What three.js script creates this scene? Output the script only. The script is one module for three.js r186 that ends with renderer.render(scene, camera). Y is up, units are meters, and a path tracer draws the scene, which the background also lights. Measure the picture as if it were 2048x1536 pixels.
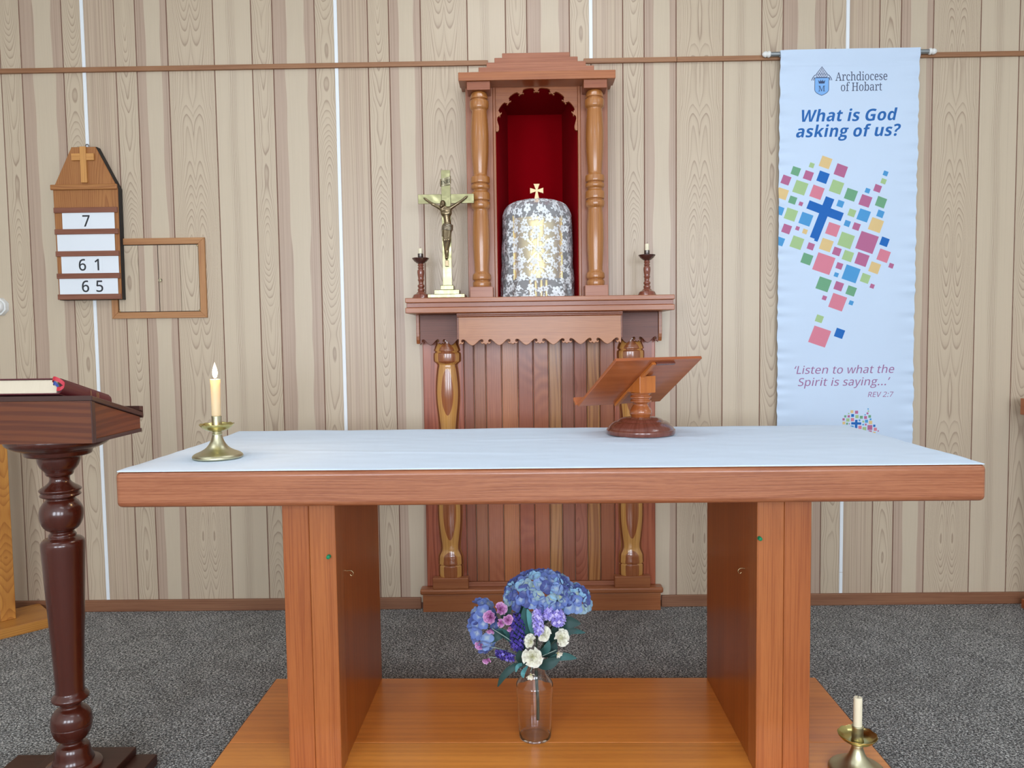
import * as THREE from 'three';
import { RoundedBoxGeometry } from 'three/addons/geometries/RoundedBoxGeometry.js';
import { mergeGeometries, mergeVertices, toCreasedNormals } from 'three/addons/utils/BufferGeometryUtils.js';
import { MarchingCubes } from 'three/addons/objects/MarchingCubes.js';
import { RectAreaLightUniformsLib } from 'three/addons/lights/RectAreaLightUniformsLib.js';
import { createNoise2D } from 'simplex-noise';

// ───────────────────────── camera, light level ─────────────────────────
const scene = new THREE.Scene();
scene.background = new THREE.Color(0, 0, 0);
const camera = new THREE.PerspectiveCamera(53.45, 2048 / 1536, 0.05, 60);
camera.position.set(0.253, 1.321, 3.677);
camera.rotation.set(-0.05987, 0.01206, -0.01313, 'YXZ');
const renderer = new THREE.WebGLRenderer({ antialias: true });
renderer.toneMapping = THREE.LinearToneMapping;
renderer.toneMappingExposure = 1.0;
renderer.shadowMap.enabled = true;
renderer.shadowMap.type = THREE.PCFSoftShadowMap;
RectAreaLightUniformsLib.init();

const CEIL = 3.3, ROOM = { x0: -3.0, x1: 4.2, z1: 6.6 };
// the room's ceiling battens: x, z, brightness
const LAMPS = [[0.36, 0.95, 9, 'above the altar table'], [0.36, 3.4, 12, 'nearest the rear windows'], [-1.9, 2.3, 11, 'above the lectern'], [2.7, 2.3, 11, 'in front of the banner']];
// frosted windows in the rear wall: centre x, width; they glow with daylight
const WINDOWS = [[-1.55, 1.1], [0.4, 1.3], [2.35, 1.1]], WIN_Y = [0.95, 2.65], DAYLIGHT = 11;
const DAY_COLOR = new THREE.Color(0.9, 0.98, 1.1);
const LAMP_COLOR = new THREE.Color(0.93, 0.985, 1.06);

// ───────────────────────── helpers ─────────────────────────
function rng(seed) { let s = seed | 0; return () => { s = (s + 0x6d2b79f5) | 0; let t = Math.imul(s ^ (s >>> 15), 1 | s); t = (t + Math.imul(t ^ (t >>> 7), 61 | t)) ^ t; return ((t ^ (t >>> 14)) >>> 0) / 4294967296; }; }
const taken = new Map();
function numbered(n) { const k = taken.get(n) ?? 0; taken.set(n, k + 1); return k ? n + '_' + String(k).padStart(3, '0') : n; }
const V3 = (x, y, z) => new THREE.Vector3(x, y, z);
function lit(m) { m.castShadow = true; m.receiveShadow = true; return m; }
function mesh(name, geo, mat, parent) { const m = lit(new THREE.Mesh(geo, mat)); m.name = name; if (parent) parent.add(m); return m; }
function part(parent, name, geo, mat, label) { const m = mesh(name, geo, mat, parent); if (label) m.userData.label = label; return m; }
function sub(parent, name, label) { const g = new THREE.Group(); g.name = name; parent.add(g); if (label) g.userData.label = label; return g; }
function thing(name, label, category, [x, y, z] = [0, 0, 0], turn = 0, group) {
  const o = new THREE.Group(); o.name = numbered(name); scene.add(o); o.position.set(x, y, z); o.rotation.y = turn;
  o.userData = { label, category }; if (group) o.userData.group = group; return o;
}
function one(name, geo, mat, label, category, [x, y, z] = [0, 0, 0], group) {
  const m = mesh(numbered(name), geo, mat); scene.add(m); m.position.set(x, y, z); m.userData = { label, category }; if (group) m.userData.group = group; return m;
}
function struct(name, geo, mat, label) {
  const o = geo ? mesh(name, geo, mat) : new THREE.Group(); o.name = name; scene.add(o); o.userData = { kind: 'structure', label, category: name.split('_')[0] }; return o;
}
const lerp = (a, b, t) => a + (b - a) * t, clamp = (x, a, b) => Math.min(b, Math.max(a, x)), sm = (a, b, x) => { const t = clamp((x - a) / (b - a), 0, 1); return t * t * (3 - 2 * t); };

// uv in metres by the way a face points, the grain running along one axis
let uvShift = 0;
function grainUV(g, grain = 'y', shift) {
  if (g.index) g = g.toNonIndexed();
  const s = shift ?? (uvShift += 0.137), p = g.attributes.position, uv = new Float32Array(p.count * 2), a = V3(), b = V3(), c = V3();
  const K = ['x', 'y', 'z'];
  for (let i = 0; i < p.count; i += 3) {
    a.fromBufferAttribute(p, i); b.fromBufferAttribute(p, i + 1); c.fromBufferAttribute(p, i + 2);
    const n = b.clone().sub(a).cross(c.clone().sub(a)), m = [Math.abs(n.x), Math.abs(n.y), Math.abs(n.z)], d = K[m.indexOf(Math.max(...m))];
    const rest = K.filter((k) => k !== d), vk = rest.includes(grain) ? grain : rest[1], uk = rest.find((k) => k !== vk);
    [a, b, c].forEach((q, j) => { uv[(i + j) * 2] = q[uk] + s; uv[(i + j) * 2 + 1] = q[vk] + s * 3.1; });
  }
  g.setAttribute('uv', new THREE.BufferAttribute(uv, 2));
  return g;
}
function box(x0, x1, y0, y1, z0, z1, r = 0.003, grain = 'y', seg = 2) {
  const w = x1 - x0, h = y1 - y0, d = z1 - z0, g = r > 0 ? new RoundedBoxGeometry(w, h, d, seg, Math.min(r, w / 2.1, h / 2.1, d / 2.1)) : new THREE.BoxGeometry(w, h, d);
  g.translate((x0 + x1) / 2, (y0 + y1) / 2, (z0 + z1) / 2);
  return grainUV(g, grain);
}
// a board with its front arris chamfered: 20 triangles
function board(x0, x1, y0, y1, z0, z1, c = 0.0015) {
  const A = [[x0, y0, z0], [x1, y0, z0], [x1, y1, z0], [x0, y1, z0]], B = A.map(([x, y]) => [x, y, z1 - c]), C = [[x0 + c, y0 + c, z1], [x1 - c, y0 + c, z1], [x1 - c, y1 - c, z1], [x0 + c, y1 - c, z1]], P = [];
  const quad = (a, b, c2, d) => P.push(...a, ...b, ...c2, ...a, ...c2, ...d);
  for (let i = 0; i < 4; i++) { const j = (i + 1) % 4; quad(A[i], A[j], B[j], B[i]); quad(B[i], B[j], C[j], C[i]); }
  quad(C[0], C[1], C[2], C[3]); quad(A[1], A[0], A[3], A[2]);
  const g = new THREE.BufferGeometry(); g.setAttribute('position', new THREE.BufferAttribute(new Float32Array(P), 3)); g.computeVertexNormals();
  return g;
}
function lathe(profile, seg = 48, scaleZ = 1) {
  const g = new THREE.LatheGeometry(profile.map(([y, r]) => new THREE.Vector2(Math.max(r, 1e-5), y)), seg);
  const uv = g.attributes.uv, p = g.attributes.position;
  for (let i = 0; i < uv.count; i++) uv.setXY(i, uv.getX(i) * 0.3, p.getY(i));
  if (scaleZ !== 1) g.scale(1, 1, scaleZ);
  return g;
}
// the piece of a surface between two planes z = a and z = b
function slice(geo, a, b) {
  const g = geo.toNonIndexed(), N = g.attributes, out = { position: [], normal: [], uv: [] };
  const cut = (list, side, lim) => { const r = []; list.forEach((p, i) => { const q = list[(i + 1) % list.length], dp = side * (p[2] - lim), dq = side * (q[2] - lim); if (dp >= 0) r.push(p); if ((dp >= 0) !== (dq >= 0)) { const t = dp / (dp - dq); r.push(p.map((v, k) => v + (q[k] - v) * t)); } }); return r; };
  for (let i = 0; i < N.position.count; i += 3) {
    let t = [0, 1, 2].map((k) => [...['position', 'normal'].flatMap((n) => [N[n].getX(i + k), N[n].getY(i + k), N[n].getZ(i + k)]), N.uv.getX(i + k), N.uv.getY(i + k)]);
    t = cut(t, 1, a); if (t.length > 2) t = cut(t, -1, b);
    for (let k = 1; k + 1 < t.length; k++) for (const v of [t[0], t[k], t[k + 1]]) { out.position.push(v[0], v[1], v[2]); out.normal.push(v[3], v[4], v[5]); out.uv.push(v[6], v[7]); }
  }
  const r = new THREE.BufferGeometry(); for (const [n, k] of [['position', 3], ['normal', 3], ['uv', 2]]) r.setAttribute(n, new THREE.BufferAttribute(new Float32Array(out[n]), k)); return r;
}
// a profile through points with rounded steps in between (y falling or rising)
function smoothProfile(pts, n = 4) { const c = new THREE.CatmullRomCurve3(pts.map(([y, r]) => V3(r, y, 0)), false, 'centripetal'); return c.getPoints(pts.length * n).map((q) => [q.y, Math.max(q.x, 0)]); }
function extrude(shape, depth, bevel = 0.0015, grain = 'y', curve = 12) {
  const g = new THREE.ExtrudeGeometry(shape, { depth: depth - 2 * bevel, bevelEnabled: bevel > 0, bevelThickness: bevel, bevelSize: bevel, bevelOffset: -bevel, bevelSegments: 1, curveSegments: curve });
  g.translate(0, 0, bevel); return grainUV(g, grain);
}
const poly = (pts) => new THREE.Shape(pts.map(([x, y]) => new THREE.Vector2(x, y)));
function tube(points, r, seg = 24, rad = 8) { return new THREE.TubeGeometry(new THREE.CatmullRomCurve3(points.map((p) => V3(...p))), seg, r, rad, false); }
const place = (g, x, y, z, ry = 0, rx = 0, rz = 0) => g.applyMatrix4(new THREE.Matrix4().makeRotationFromEuler(new THREE.Euler(rx, ry, rz, 'YXZ')).setPosition(x, y, z));
function strip(g) { g = g.index ? g.toNonIndexed() : g; for (const k of Object.keys(g.attributes)) if (!['position', 'normal', 'uv'].includes(k)) g.deleteAttribute(k); return g; }
const join = (list) => mergeGeometries(list.map(strip));

// ───────────────────────── textures ─────────────────────────
const n1 = createNoise2D(rng(11)), n2 = createNoise2D(rng(23)), n3 = createNoise2D(rng(37));
function texture(w, h, f, srgb = true, wrap = THREE.MirroredRepeatWrapping) {
  const d = new Uint8Array(w * h * 4);
  for (let j = 0; j < h; j++) for (let i = 0; i < w; i++) { const c = f(i / w, j / h, i, j), o = (j * w + i) * 4; d[o] = clamp(c[0], 0, 255); d[o + 1] = clamp(c[1], 0, 255); d[o + 2] = clamp(c[2], 0, 255); d[o + 3] = 255; }
  const t = new THREE.DataTexture(d, w, h); t.magFilter = THREE.LinearFilter; t.minFilter = THREE.LinearMipmapLinearFilter; t.generateMipmaps = true; t.wrapS = t.wrapT = wrap; if (srgb) t.colorSpace = THREE.SRGBColorSpace; t.needsUpdate = true; return t;
}
const mix3 = (a, b, t) => [lerp(a[0], b[0], t), lerp(a[1], b[1], t), lerp(a[2], b[2], t)];
// one printed plank of the wall panelling; kind: how its grain runs
const PALE = [202, 186, 162], LINE = [128, 103, 86], PINK = [189, 166, 146], TAN = [196, 177, 152];
function plankTexture(k, width) {
  const kind = ['straight', 'cathedral', 'band', 'double', 'plain', 'cathedral', 'band', 'cathedral'][k], s = k * 17.3;
  return texture(256, 2048, (u, v) => {
    const x = (u - 0.5) * width, y = v * 2.7, fine = n1(x * 900 + s, y * 5) * 0.5 + n2(x * 300 + s, y * 2.2) * 0.5;
    const ring = (xx, sp, depth) => { const q = xx + 0.004 * n2(y * 1.7 + s, 3.1) + 0.0015 * n3(xx * 40 + s, y * 6), r = Math.sqrt(q * q + depth * depth) / sp + 0.2 * n1(xx * 26 + s, y * 2.4), t = r - Math.floor(r); return (Math.pow(t, 6) * sm(1.0, 0.9, t) * 1.5 + t * 0.2) * (0.75 + 0.35 * n3(Math.floor(r) * 3.7, s)); };
    const depth = 0.05 + 0.042 * n1(y * 0.6 + s, s) + 0.011 * n2(y * 1.5, s) + 0.002 * n3(y * 5, s);
    let c, l = 0;
    if (kind === 'straight') { c = mix3(TAN, PINK, 0.35 + 0.3 * n1(x * 25 + s, y * 0.4)); l = 0.32 * sm(-0.1, 0.9, n2((x + 0.003 * n1(y * 0.8, s)) * 210 + s, y * 0.35)) + 0.2 * sm(0, 1, n1(x * 90, y * 0.5)); }
    else if (kind === 'cathedral') { c = mix3(PALE, TAN, 0.55); l = 0.56 * ring(x, 0.0046, depth); }
    else if (kind === 'double') { c = mix3(PALE, TAN, 0.6); l = 0.58 * ring(Math.abs(x + 0.002 * n2(y * 2, 5)) - width * 0.12, 0.0047, depth * 0.9); }
    else if (kind === 'plain') { c = mix3(PALE, TAN, 0.15); const e = Math.abs(x + 0.008 + 0.006 * n1(y * 1.2, s)); l = sm(0.032, 0.006, e) * 0.75 * ring(x + 0.05 + 0.006 * n1(y * 1.2, s), 0.0065, 0.02) + 0.08 * sm(0.3, 1, n2(x * 110 + s, y * 0.3)); }
    else { const e = width * (0.23 + 0.05 * n1(y * 1.1 + s, s) + 0.02 * n2(y * 3 + s, 1)), xo = x - width * 0.04, t = sm(e - 0.0018, e + 0.0018, Math.abs(xo)); c = mix3(PALE, PINK, t); l = t * (0.12 + 0.24 * sm(0, 0.9, n2(x * 150 + s, y * 0.4))) + (1 - t) * 0.05; }
    return mix3(c, LINE, clamp(l + fine * 0.055, 0, 1));
  });
}
const PW = [0.15, 0.10, 0.15, 0.22, 0.18, 0.10, 0.20, 0.10];
const plankMap = PW.map((w, k) => plankTexture(k, w));
// generic timber maps, near white, tinted by each material; uv in metres
const woodMap = {};
function woodTexture(name, w, h, mw, mh, f) { const t = texture(w, h, (u, v) => f(u * mw, v * mh)); t.repeat.set(1 / mw, 1 / mh); woodMap[name] = t; }
const DK = [176, 140, 118], LT = [255, 250, 240];
woodTexture('fine', 512, 1024, 0.3, 1.2, (x, y) => { const a = sm(-0.2, 0.9, n1(x * 130 + 0.4 * n2(x * 9, y * 1.5), y * 1.6)), b = sm(0, 1, n2(x * 420, y * 9)), d = 0.5 + 0.5 * n3(x * 14, y * 0.9); return mix3(LT, DK, 0.12 + a * 0.26 + b * 0.16 + d * 0.2); });
woodTexture('ringed', 512, 1024, 0.3, 1.2, (x, y) => { const d = 0.05 + 0.03 * n1(y * 1.3, 4) + 0.012 * n2(y * 3.4, 2), r = Math.hypot(x - 0.15 + 0.01 * n2(y * 1.2, 9), d) / 0.0085 + 0.25 * n1(x * 25, y * 3), t = r - Math.floor(r); return mix3(LT, DK, 0.12 + 0.5 * Math.pow(t, 2.5) * sm(1, 0.9, t) + 0.22 * sm(0, 1, n2(x * 420, y * 8)) + 0.12 * n3(x * 12, y)); });
woodTexture('figured', 512, 1024, 0.3, 1.2, (x, y) => { const w = Math.sin((y * 62 + x * 55 + 1.6 * n1(x * 8, y * 3)) * 1.5), m = sm(-0.1, 0.7, n2(y * 1.1, 8 + x * 2)); return mix3(LT, DK, 0.3 + 0.26 * w * m + 0.2 * sm(0, 1, n1(x * 120, y * 1.4)) + 0.12 * n3(x * 300, y * 7)); });
woodTexture('streaked', 512, 1024, 0.3, 1.2, (x, y) => { const a = sm(-0.3, 0.6, n1(x * 46 + 0.5 * n2(2, y * 1.2), y * 0.7)), b = sm(0, 1, n2(x * 300, y * 5)); const k = Math.max(0, 1 - Math.hypot((x - 0.17) * 9, (y - 0.5) * 4) * 3.5); return mix3(LT, DK, 0.1 + a * 0.5 + b * 0.22 + k * 0.5); });
woodTexture('veneer', 512, 1024, 0.5, 1.2, (x, y) => mix3(LT, DK, 0.14 + 0.16 * sm(-0.4, 0.8, n1(x * 34, y * 0.8 + 0.2 * n2(x * 5, y))) + 0.12 * sm(0.1, 1, n2(x * 260, y * 14)) + 0.12 * n3(x * 5, y * 1.2)));
woodTexture('ribbon', 512, 1024, 0.3, 1.2, (x, y) => { const a = sm(-0.3, 0.8, n1(x * 150 + 0.6 * n2(x * 6, y * 2), y * 2.2)), b = sm(0, 0.9, n2(x * 500, y * 16)); return mix3(LT, DK, 0.06 + a * 0.3 + b * 0.26 + 0.1 * n3(x * 30, y * 2)); });

const std = (o) => new THREE.MeshPhysicalMaterial(o);
const wood = (hex, map, roughness = 0.38, coat = 0) => std({ color: hex, map: woodMap[map], roughness, clearcoat: coat, clearcoatRoughness: 0.14, bumpMap: woodMap[map], bumpScale: 0.0003 });

// carpet: short twisted yarns, dark, mid and light
const carpetMap = texture(1024, 1024, (u, v) => {
  const x = u * 0.9, y = v * 0.9, wx = x + 0.003 * n2(x * 120, y * 120), wy = y + 0.003 * n3(x * 120, y * 120), a = n1(wx * 92, wy * 125), b = n2(wx * 190 + 9, wy * 240), c = n3(x * 7, y * 7);
  let t = 0.47 + 0.46 * a + 0.36 * b + 0.05 * c; t = sm(0.08, 0.98, t);
  const q = mix3([60, 60, 59], [240, 239, 234], t); const h = n1(x * 90 + 40, y * 90) > 0.55 ? 6 : 0; return [q[0] + h, q[1] + h * 0.4, q[2]];
});
const carpetBump = carpetMap;

// uneven hand polish on old brass: only its relief
const polishMap = texture(256, 256, (u, v) => { const h = 128 + 90 * n1(u * 2.2, v * 2.2) + 22 * n2(u * 5, v * 5); return [h, h, h]; }, false); polishMap.repeat.set(6, 6);

const M = {
  groove: std({ color: '#7a5546', roughness: 0.8 }),
  plank: plankMap.map((t) => std({ map: t, color: '#ffffff', roughness: 0.36 })),
  whiteStrip: std({ color: '#e9eef2', roughness: 0.4 }),
  rail: wood('#a67d5c', 'fine', 0.5), baseboard: wood('#946a50', 'fine', 0.5),
  carpet: std({ map: carpetMap, bumpMap: carpetBump, bumpScale: 0.006, roughness: 1 }),
  paint: std({ color: '#d9d6cc', roughness: 0.8 }), ceiling: std({ color: '#e8e8e6', roughness: 0.9 }),
  pane: std({ color: '#ffffff', emissive: DAY_COLOR, emissiveIntensity: 4, roughness: 0.6 }),
  lampBody: std({ color: '#f0f0ee', roughness: 0.5 }),
  lampGlow: std({ color: '#ffffff', emissive: LAMP_COLOR, emissiveIntensity: 3, roughness: 0.5 }),
  altarTop: wood('#a96c4c', 'ribbon', 0.34, 0.25), altarLeg: wood('#b8713e', 'fine', 0.36, 0.25), altarLeg2: wood('#b36b3a', 'fine', 0.36, 0.25), altarPanel: wood('#a75a22', 'veneer', 0.3, 0.2), altarBoard: wood('#ef9f48', 'veneer', 0.3, 0.25), altarBoard2: wood('#e58f3e', 'veneer', 0.3, 0.25), altarEdge: wood('#6d432c', 'fine', 0.45),
  cloth: std({ color: '#d9e9fa', roughness: 0.85, sheen: 0.3, sheenRoughness: 0.6 }),
  shrine: wood('#ad6e44', 'fine', 0.36, 0.15), shrineRed: wood('#9c5e40', 'fine', 0.36, 0.15), shrineWing: wood('#7d4631', 'fine', 0.45, 0.05), shrineGold: wood('#b88048', 'fine', 0.26, 0.5), shrineApron: wood('#bd8150', 'figured', 0.34, 0.1), shrinePink: wood('#b07558', 'fine', 0.38, 0.15),  // shrineWing: timber darkened, part of the shade under the shelf is in its colour
  layerBrown: wood('#8a5236', 'fine', 0.24, 0.7), layerHoney: wood('#dcaa62', 'fine', 0.24, 0.7), layerFace: wood('#a8683f', 'fine', 0.24, 0.7),
  velvet: std({ color: '#8c000c', roughness: 1, specularIntensity: 0.15, sheen: 0.2, sheenColor: new THREE.Color('#a01030'), sheenRoughness: 0.4 }),
  lectern: wood('#4c2016', 'veneer', 0.24, 0.4), lecternFace: wood('#6b3716', 'streaked', 0.5, 0), lecternTrim: wood('#44241b', 'fine', 0.45, 0.05),
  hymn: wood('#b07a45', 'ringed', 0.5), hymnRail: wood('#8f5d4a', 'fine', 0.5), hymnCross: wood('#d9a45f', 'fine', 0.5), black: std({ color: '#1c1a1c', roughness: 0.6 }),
  frame: wood('#c39567', 'fine', 0.5), oak: wood('#c78d42', 'ringed', 0.42, 0.2),
  stand: wood('#b5673a', 'veneer', 0.28, 0.45), standLight: wood('#c4742f', 'veneer', 0.3, 0.45), standBase: wood('#7a463b', 'fine', 0.22, 0.6), standStem: wood('#ad6637', 'veneer', 0.2, 0.6),
  brass: std({ color: '#c6b878', metalness: 1, roughness: 0.24 }), brassDull: std({ color: '#cbc6a6', metalness: 1, roughness: 0.36 }), brassPale: std({ color: '#9c9872', metalness: 1, roughness: 0.2, bumpMap: polishMap, bumpScale: 0.0012 }),
  bronze: std({ color: '#85755c', metalness: 1, roughness: 0.24 }),
  gold: std({ color: '#e2c46e', metalness: 1, roughness: 0.28 }), goldPlain: std({ color: '#e0c883', metalness: 0.9, roughness: 0.34 }), silver: std({ color: '#655b58', metalness: 0.5, roughness: 0.5 }),
  wax: std({ color: '#f0e6c8', roughness: 0.5, sheen: 0.2 }), waxLit: std({ color: '#f3dfb4', roughness: 0.5, transmission: 0.3, thickness: 0 }), wick: std({ color: '#2a2522', roughness: 1 }),
  flame: std({ color: '#ffe9b8', emissive: new THREE.Color(1, 0.82, 0.5), emissiveIntensity: 14, roughness: 1 }),
  turned: wood('#8e5546', 'fine', 0.2, 0.6), turnedDark: wood('#523330', 'fine', 0.22, 0.5), steel: std({ color: '#77706c', metalness: 1, roughness: 0.35 }),
  bookCover: std({ color: '#52141f', roughness: 0.5 }), pages: std({ color: '#e6dccb', roughness: 0.9 }), ribbonRed: std({ color: '#b81f32', roughness: 0.5, side: THREE.DoubleSide }), ribbonBlue: std({ color: '#26428f', roughness: 0.5, side: THREE.DoubleSide }), gilt: std({ color: '#a8895a', metalness: 0.7, roughness: 0.4 }),
  glass: std({ color: '#ffffff', transmission: 1, thickness: 0.003, ior: 1.47, roughness: 0.02 }),
  plastic: std({ color: '#e6e6e2', roughness: 0.35 }), green: std({ color: '#0f8a5c', roughness: 0.3 }), screw: std({ color: '#b8a27a', metalness: 1, roughness: 0.35 }), rod: std({ color: '#9aa0a2', metalness: 0.7, roughness: 0.35 }),
};

// ───────────────────────── the room ─────────────────────────
const NICHE = { x0: 0.139, x1: 0.539, y0: 1.5, y1: 2.476 };
{
  const { x0, x1, z1 } = ROOM;
  const floor = struct('floor', new THREE.BoxGeometry(x1 - x0 + 0.4, 0.1, z1 + 0.4), M.carpet, 'grey speckled loop-pile carpet');
  floor.position.set((x0 + x1) / 2, -0.05, z1 / 2);
  const uv = floor.geometry.attributes.uv; for (let i = 0; i < uv.count; i++) uv.setXY(i, uv.getX(i) * (x1 - x0 + 0.4) / 0.9, uv.getY(i) * (z1 + 0.4) / 0.9);
  const ce = struct('ceiling', new THREE.BoxGeometry(x1 - x0 + 0.4, 0.12, z1 + 0.4), M.ceiling, 'plain white ceiling'); ce.position.set((x0 + x1) / 2, CEIL + 0.06, z1 / 2);
  const sw = (n, a, b, c, d) => { const g = new THREE.BoxGeometry(b - a, CEIL, d - c); g.translate((a + b) / 2, CEIL / 2, (c + d) / 2); return struct(n, g, M.paint, 'plain cream painted side wall'); };
  sw('wall_left', x0 - 0.15, x0, 0, z1); sw('wall_right', x1, x1 + 0.15, 0, z1);
  { // rear wall pieces around its three windows
    const bx = (a, b, c, d) => new THREE.BoxGeometry(b - a, d - c, 0.15).translate((a + b) / 2, (c + d) / 2, z1 + 0.075), L = [bx(x0 - 0.15, x1 + 0.15, 0, WIN_Y[0]), bx(x0 - 0.15, x1 + 0.15, WIN_Y[1], CEIL)]; let a = x0 - 0.15;
    for (const [c, w] of WINDOWS) { L.push(bx(a, c - w / 2, WIN_Y[0], WIN_Y[1])); a = c + w / 2; } L.push(bx(a, x1 + 0.15, WIN_Y[0], WIN_Y[1]));
    struct('wall_rear', join(L), M.paint, 'plain cream painted rear wall with three windows');
    WINDOWS.forEach(([c, w], i) => {
      const o = struct('window_' + (i + 1), null, null, 'frosted daylit window in the rear wall'), h = WIN_Y[1] - WIN_Y[0], m = (WIN_Y[0] + WIN_Y[1]) / 2; o.position.set(c, m, z1);
      part(o, 'pane', new THREE.BoxGeometry(w, h, 0.01).translate(0, 0, 0.08), M.pane);
      for (const s of [-1, 1]) { part(o, 'stile', new THREE.BoxGeometry(0.05, h, 0.06).translate(s * (w / 2 - 0.025), 0, 0.04), M.lampBody); part(o, 'rail', new THREE.BoxGeometry(w - 0.1, 0.05, 0.06).translate(0, s * (h / 2 - 0.025), 0.04), M.lampBody); }
      const l = new THREE.RectAreaLight(DAY_COLOR, DAYLIGHT, w - 0.1, h - 0.1); l.position.set(0, 0, 0.005); l.castShadow = true; o.add(l);
    });
  }
  const wall = struct('wall_back', null, null, 'pale timber-print panelled wall with dark vertical grooves');
  const slab = (a, b, c, d) => new THREE.BoxGeometry(b - a, d - c, 0.15).translate((a + b) / 2, (c + d) / 2, -0.075 - 0.003);
  part(wall, 'backing', join([slab(x0 - 0.15, NICHE.x0, 0, CEIL), slab(NICHE.x1, x1 + 0.15, 0, CEIL), slab(NICHE.x0, NICHE.x1, 0, NICHE.y0), slab(NICHE.x0, NICHE.x1, NICHE.y1, CEIL)]), M.groove);
  const plank = (k, a, b, y0, y1, v0) => {
    const g = board(a + 0.0022, b - 0.0022, y0, y1, -0.004, 0, 0.0012), p = g.attributes.position, q = new Float32Array(p.count * 2);
    for (let i = 0; i < p.count; i++) { q[i * 2] = (p.getX(i) - a) / (b - a); q[i * 2 + 1] = (p.getY(i) + v0) / 2.7; }
    g.setAttribute('uv', new THREE.BufferAttribute(q, 2));
    part(wall, 'plank', g, M.plank[k]);
  };
  const r = rng(5);
  for (let s = 0; s < 6; s++) {
    let x = x0 + s * 1.2; const v0 = r() * 0.07, v1 = r() * 1.9 - 2.6;
    PW.forEach((w, k) => {
      const a = x, b = x + w; x = b;
      if (b > NICHE.x0 + 0.001 && a < NICHE.x1) { plank(k, a, b, 0.03, NICHE.y0, v0); plank(k, a, b, NICHE.y1, 2.614, v0); } else plank(k, a, b, 0.03, 2.614, v0);
      plank(k, a, b, 2.616, CEIL, v1);
    });
  }
  // white joint strips, the rail over the sheets' upper joint, the skirting
  let t = 0;
  for (const x of [-1.8, -0.6, 0.6, 1.8, 3.0]) {
    t++; const g = [board(x - 0.008, x + 0.008, 2.625, CEIL, 0, 0.004, 0.001)];
    if (x !== 0.6) g.push(board(x - 0.008, x + 0.008, x === 1.8 ? 0.162 : 0.058, 2.604, 0, 0.004, 0.001));
    if (x === 1.8) g.push(board(x - 0.008, x + 0.008, 0.058, 0.16, 0, 0.004, 0.001));
    const tr = struct('trim_' + t, null, null, 'narrow white cover strip over a vertical panel joint'); g.forEach((q) => part(tr, 'strip', q, M.whiteStrip));
  }
  const rail = struct('trim_6', null, null, 'thin brown timber rail running along the panelled wall');
  part(rail, 'batten', box(x0, 0.115, 2.604, 2.626, 0, 0.015, 0.002, 'x'), M.rail); part(rail, 'batten', box(0.565, 1.0, 2.604, 2.626, 0, 0.015, 0.002, 'x'), M.rail); part(rail, 'batten', box(1.001, x1, 2.604, 2.626, 0, 0.015, 0.002, 'x'), M.rail);
  const bb = struct('baseboard_back', null, null, 'brown timber skirting board at the foot of the panelled wall');
  part(bb, 'board', box(x0, -0.25, 0, 0.058, 0, 0.014, 0.004, 'x'), M.baseboard); part(bb, 'board', box(0.925, x1, 0, 0.058, 0, 0.014, 0.004, 'x'), M.baseboard);
}
// ceiling battens
LAMPS.forEach(([x, z, power, where]) => {
  const o = thing('ceiling_light', 'long white batten lamp on the ceiling ' + where, 'lamp', [x, CEIL, z], 0, 'ceiling batten lamps');
  part(o, 'housing', box(-0.63, 0.63, -0.05, 0, -0.1, 0.1, 0.006), M.lampBody);
  part(o, 'diffuser', box(-0.6, 0.6, -0.075, -0.05, -0.08, 0.08, 0.01), M.lampGlow);
  const l = new THREE.RectAreaLight(LAMP_COLOR, power, 1.2, 0.16); l.position.set(0, -0.079, 0); l.rotation.x = -Math.PI / 2; l.castShadow = true; o.add(l);
});

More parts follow.
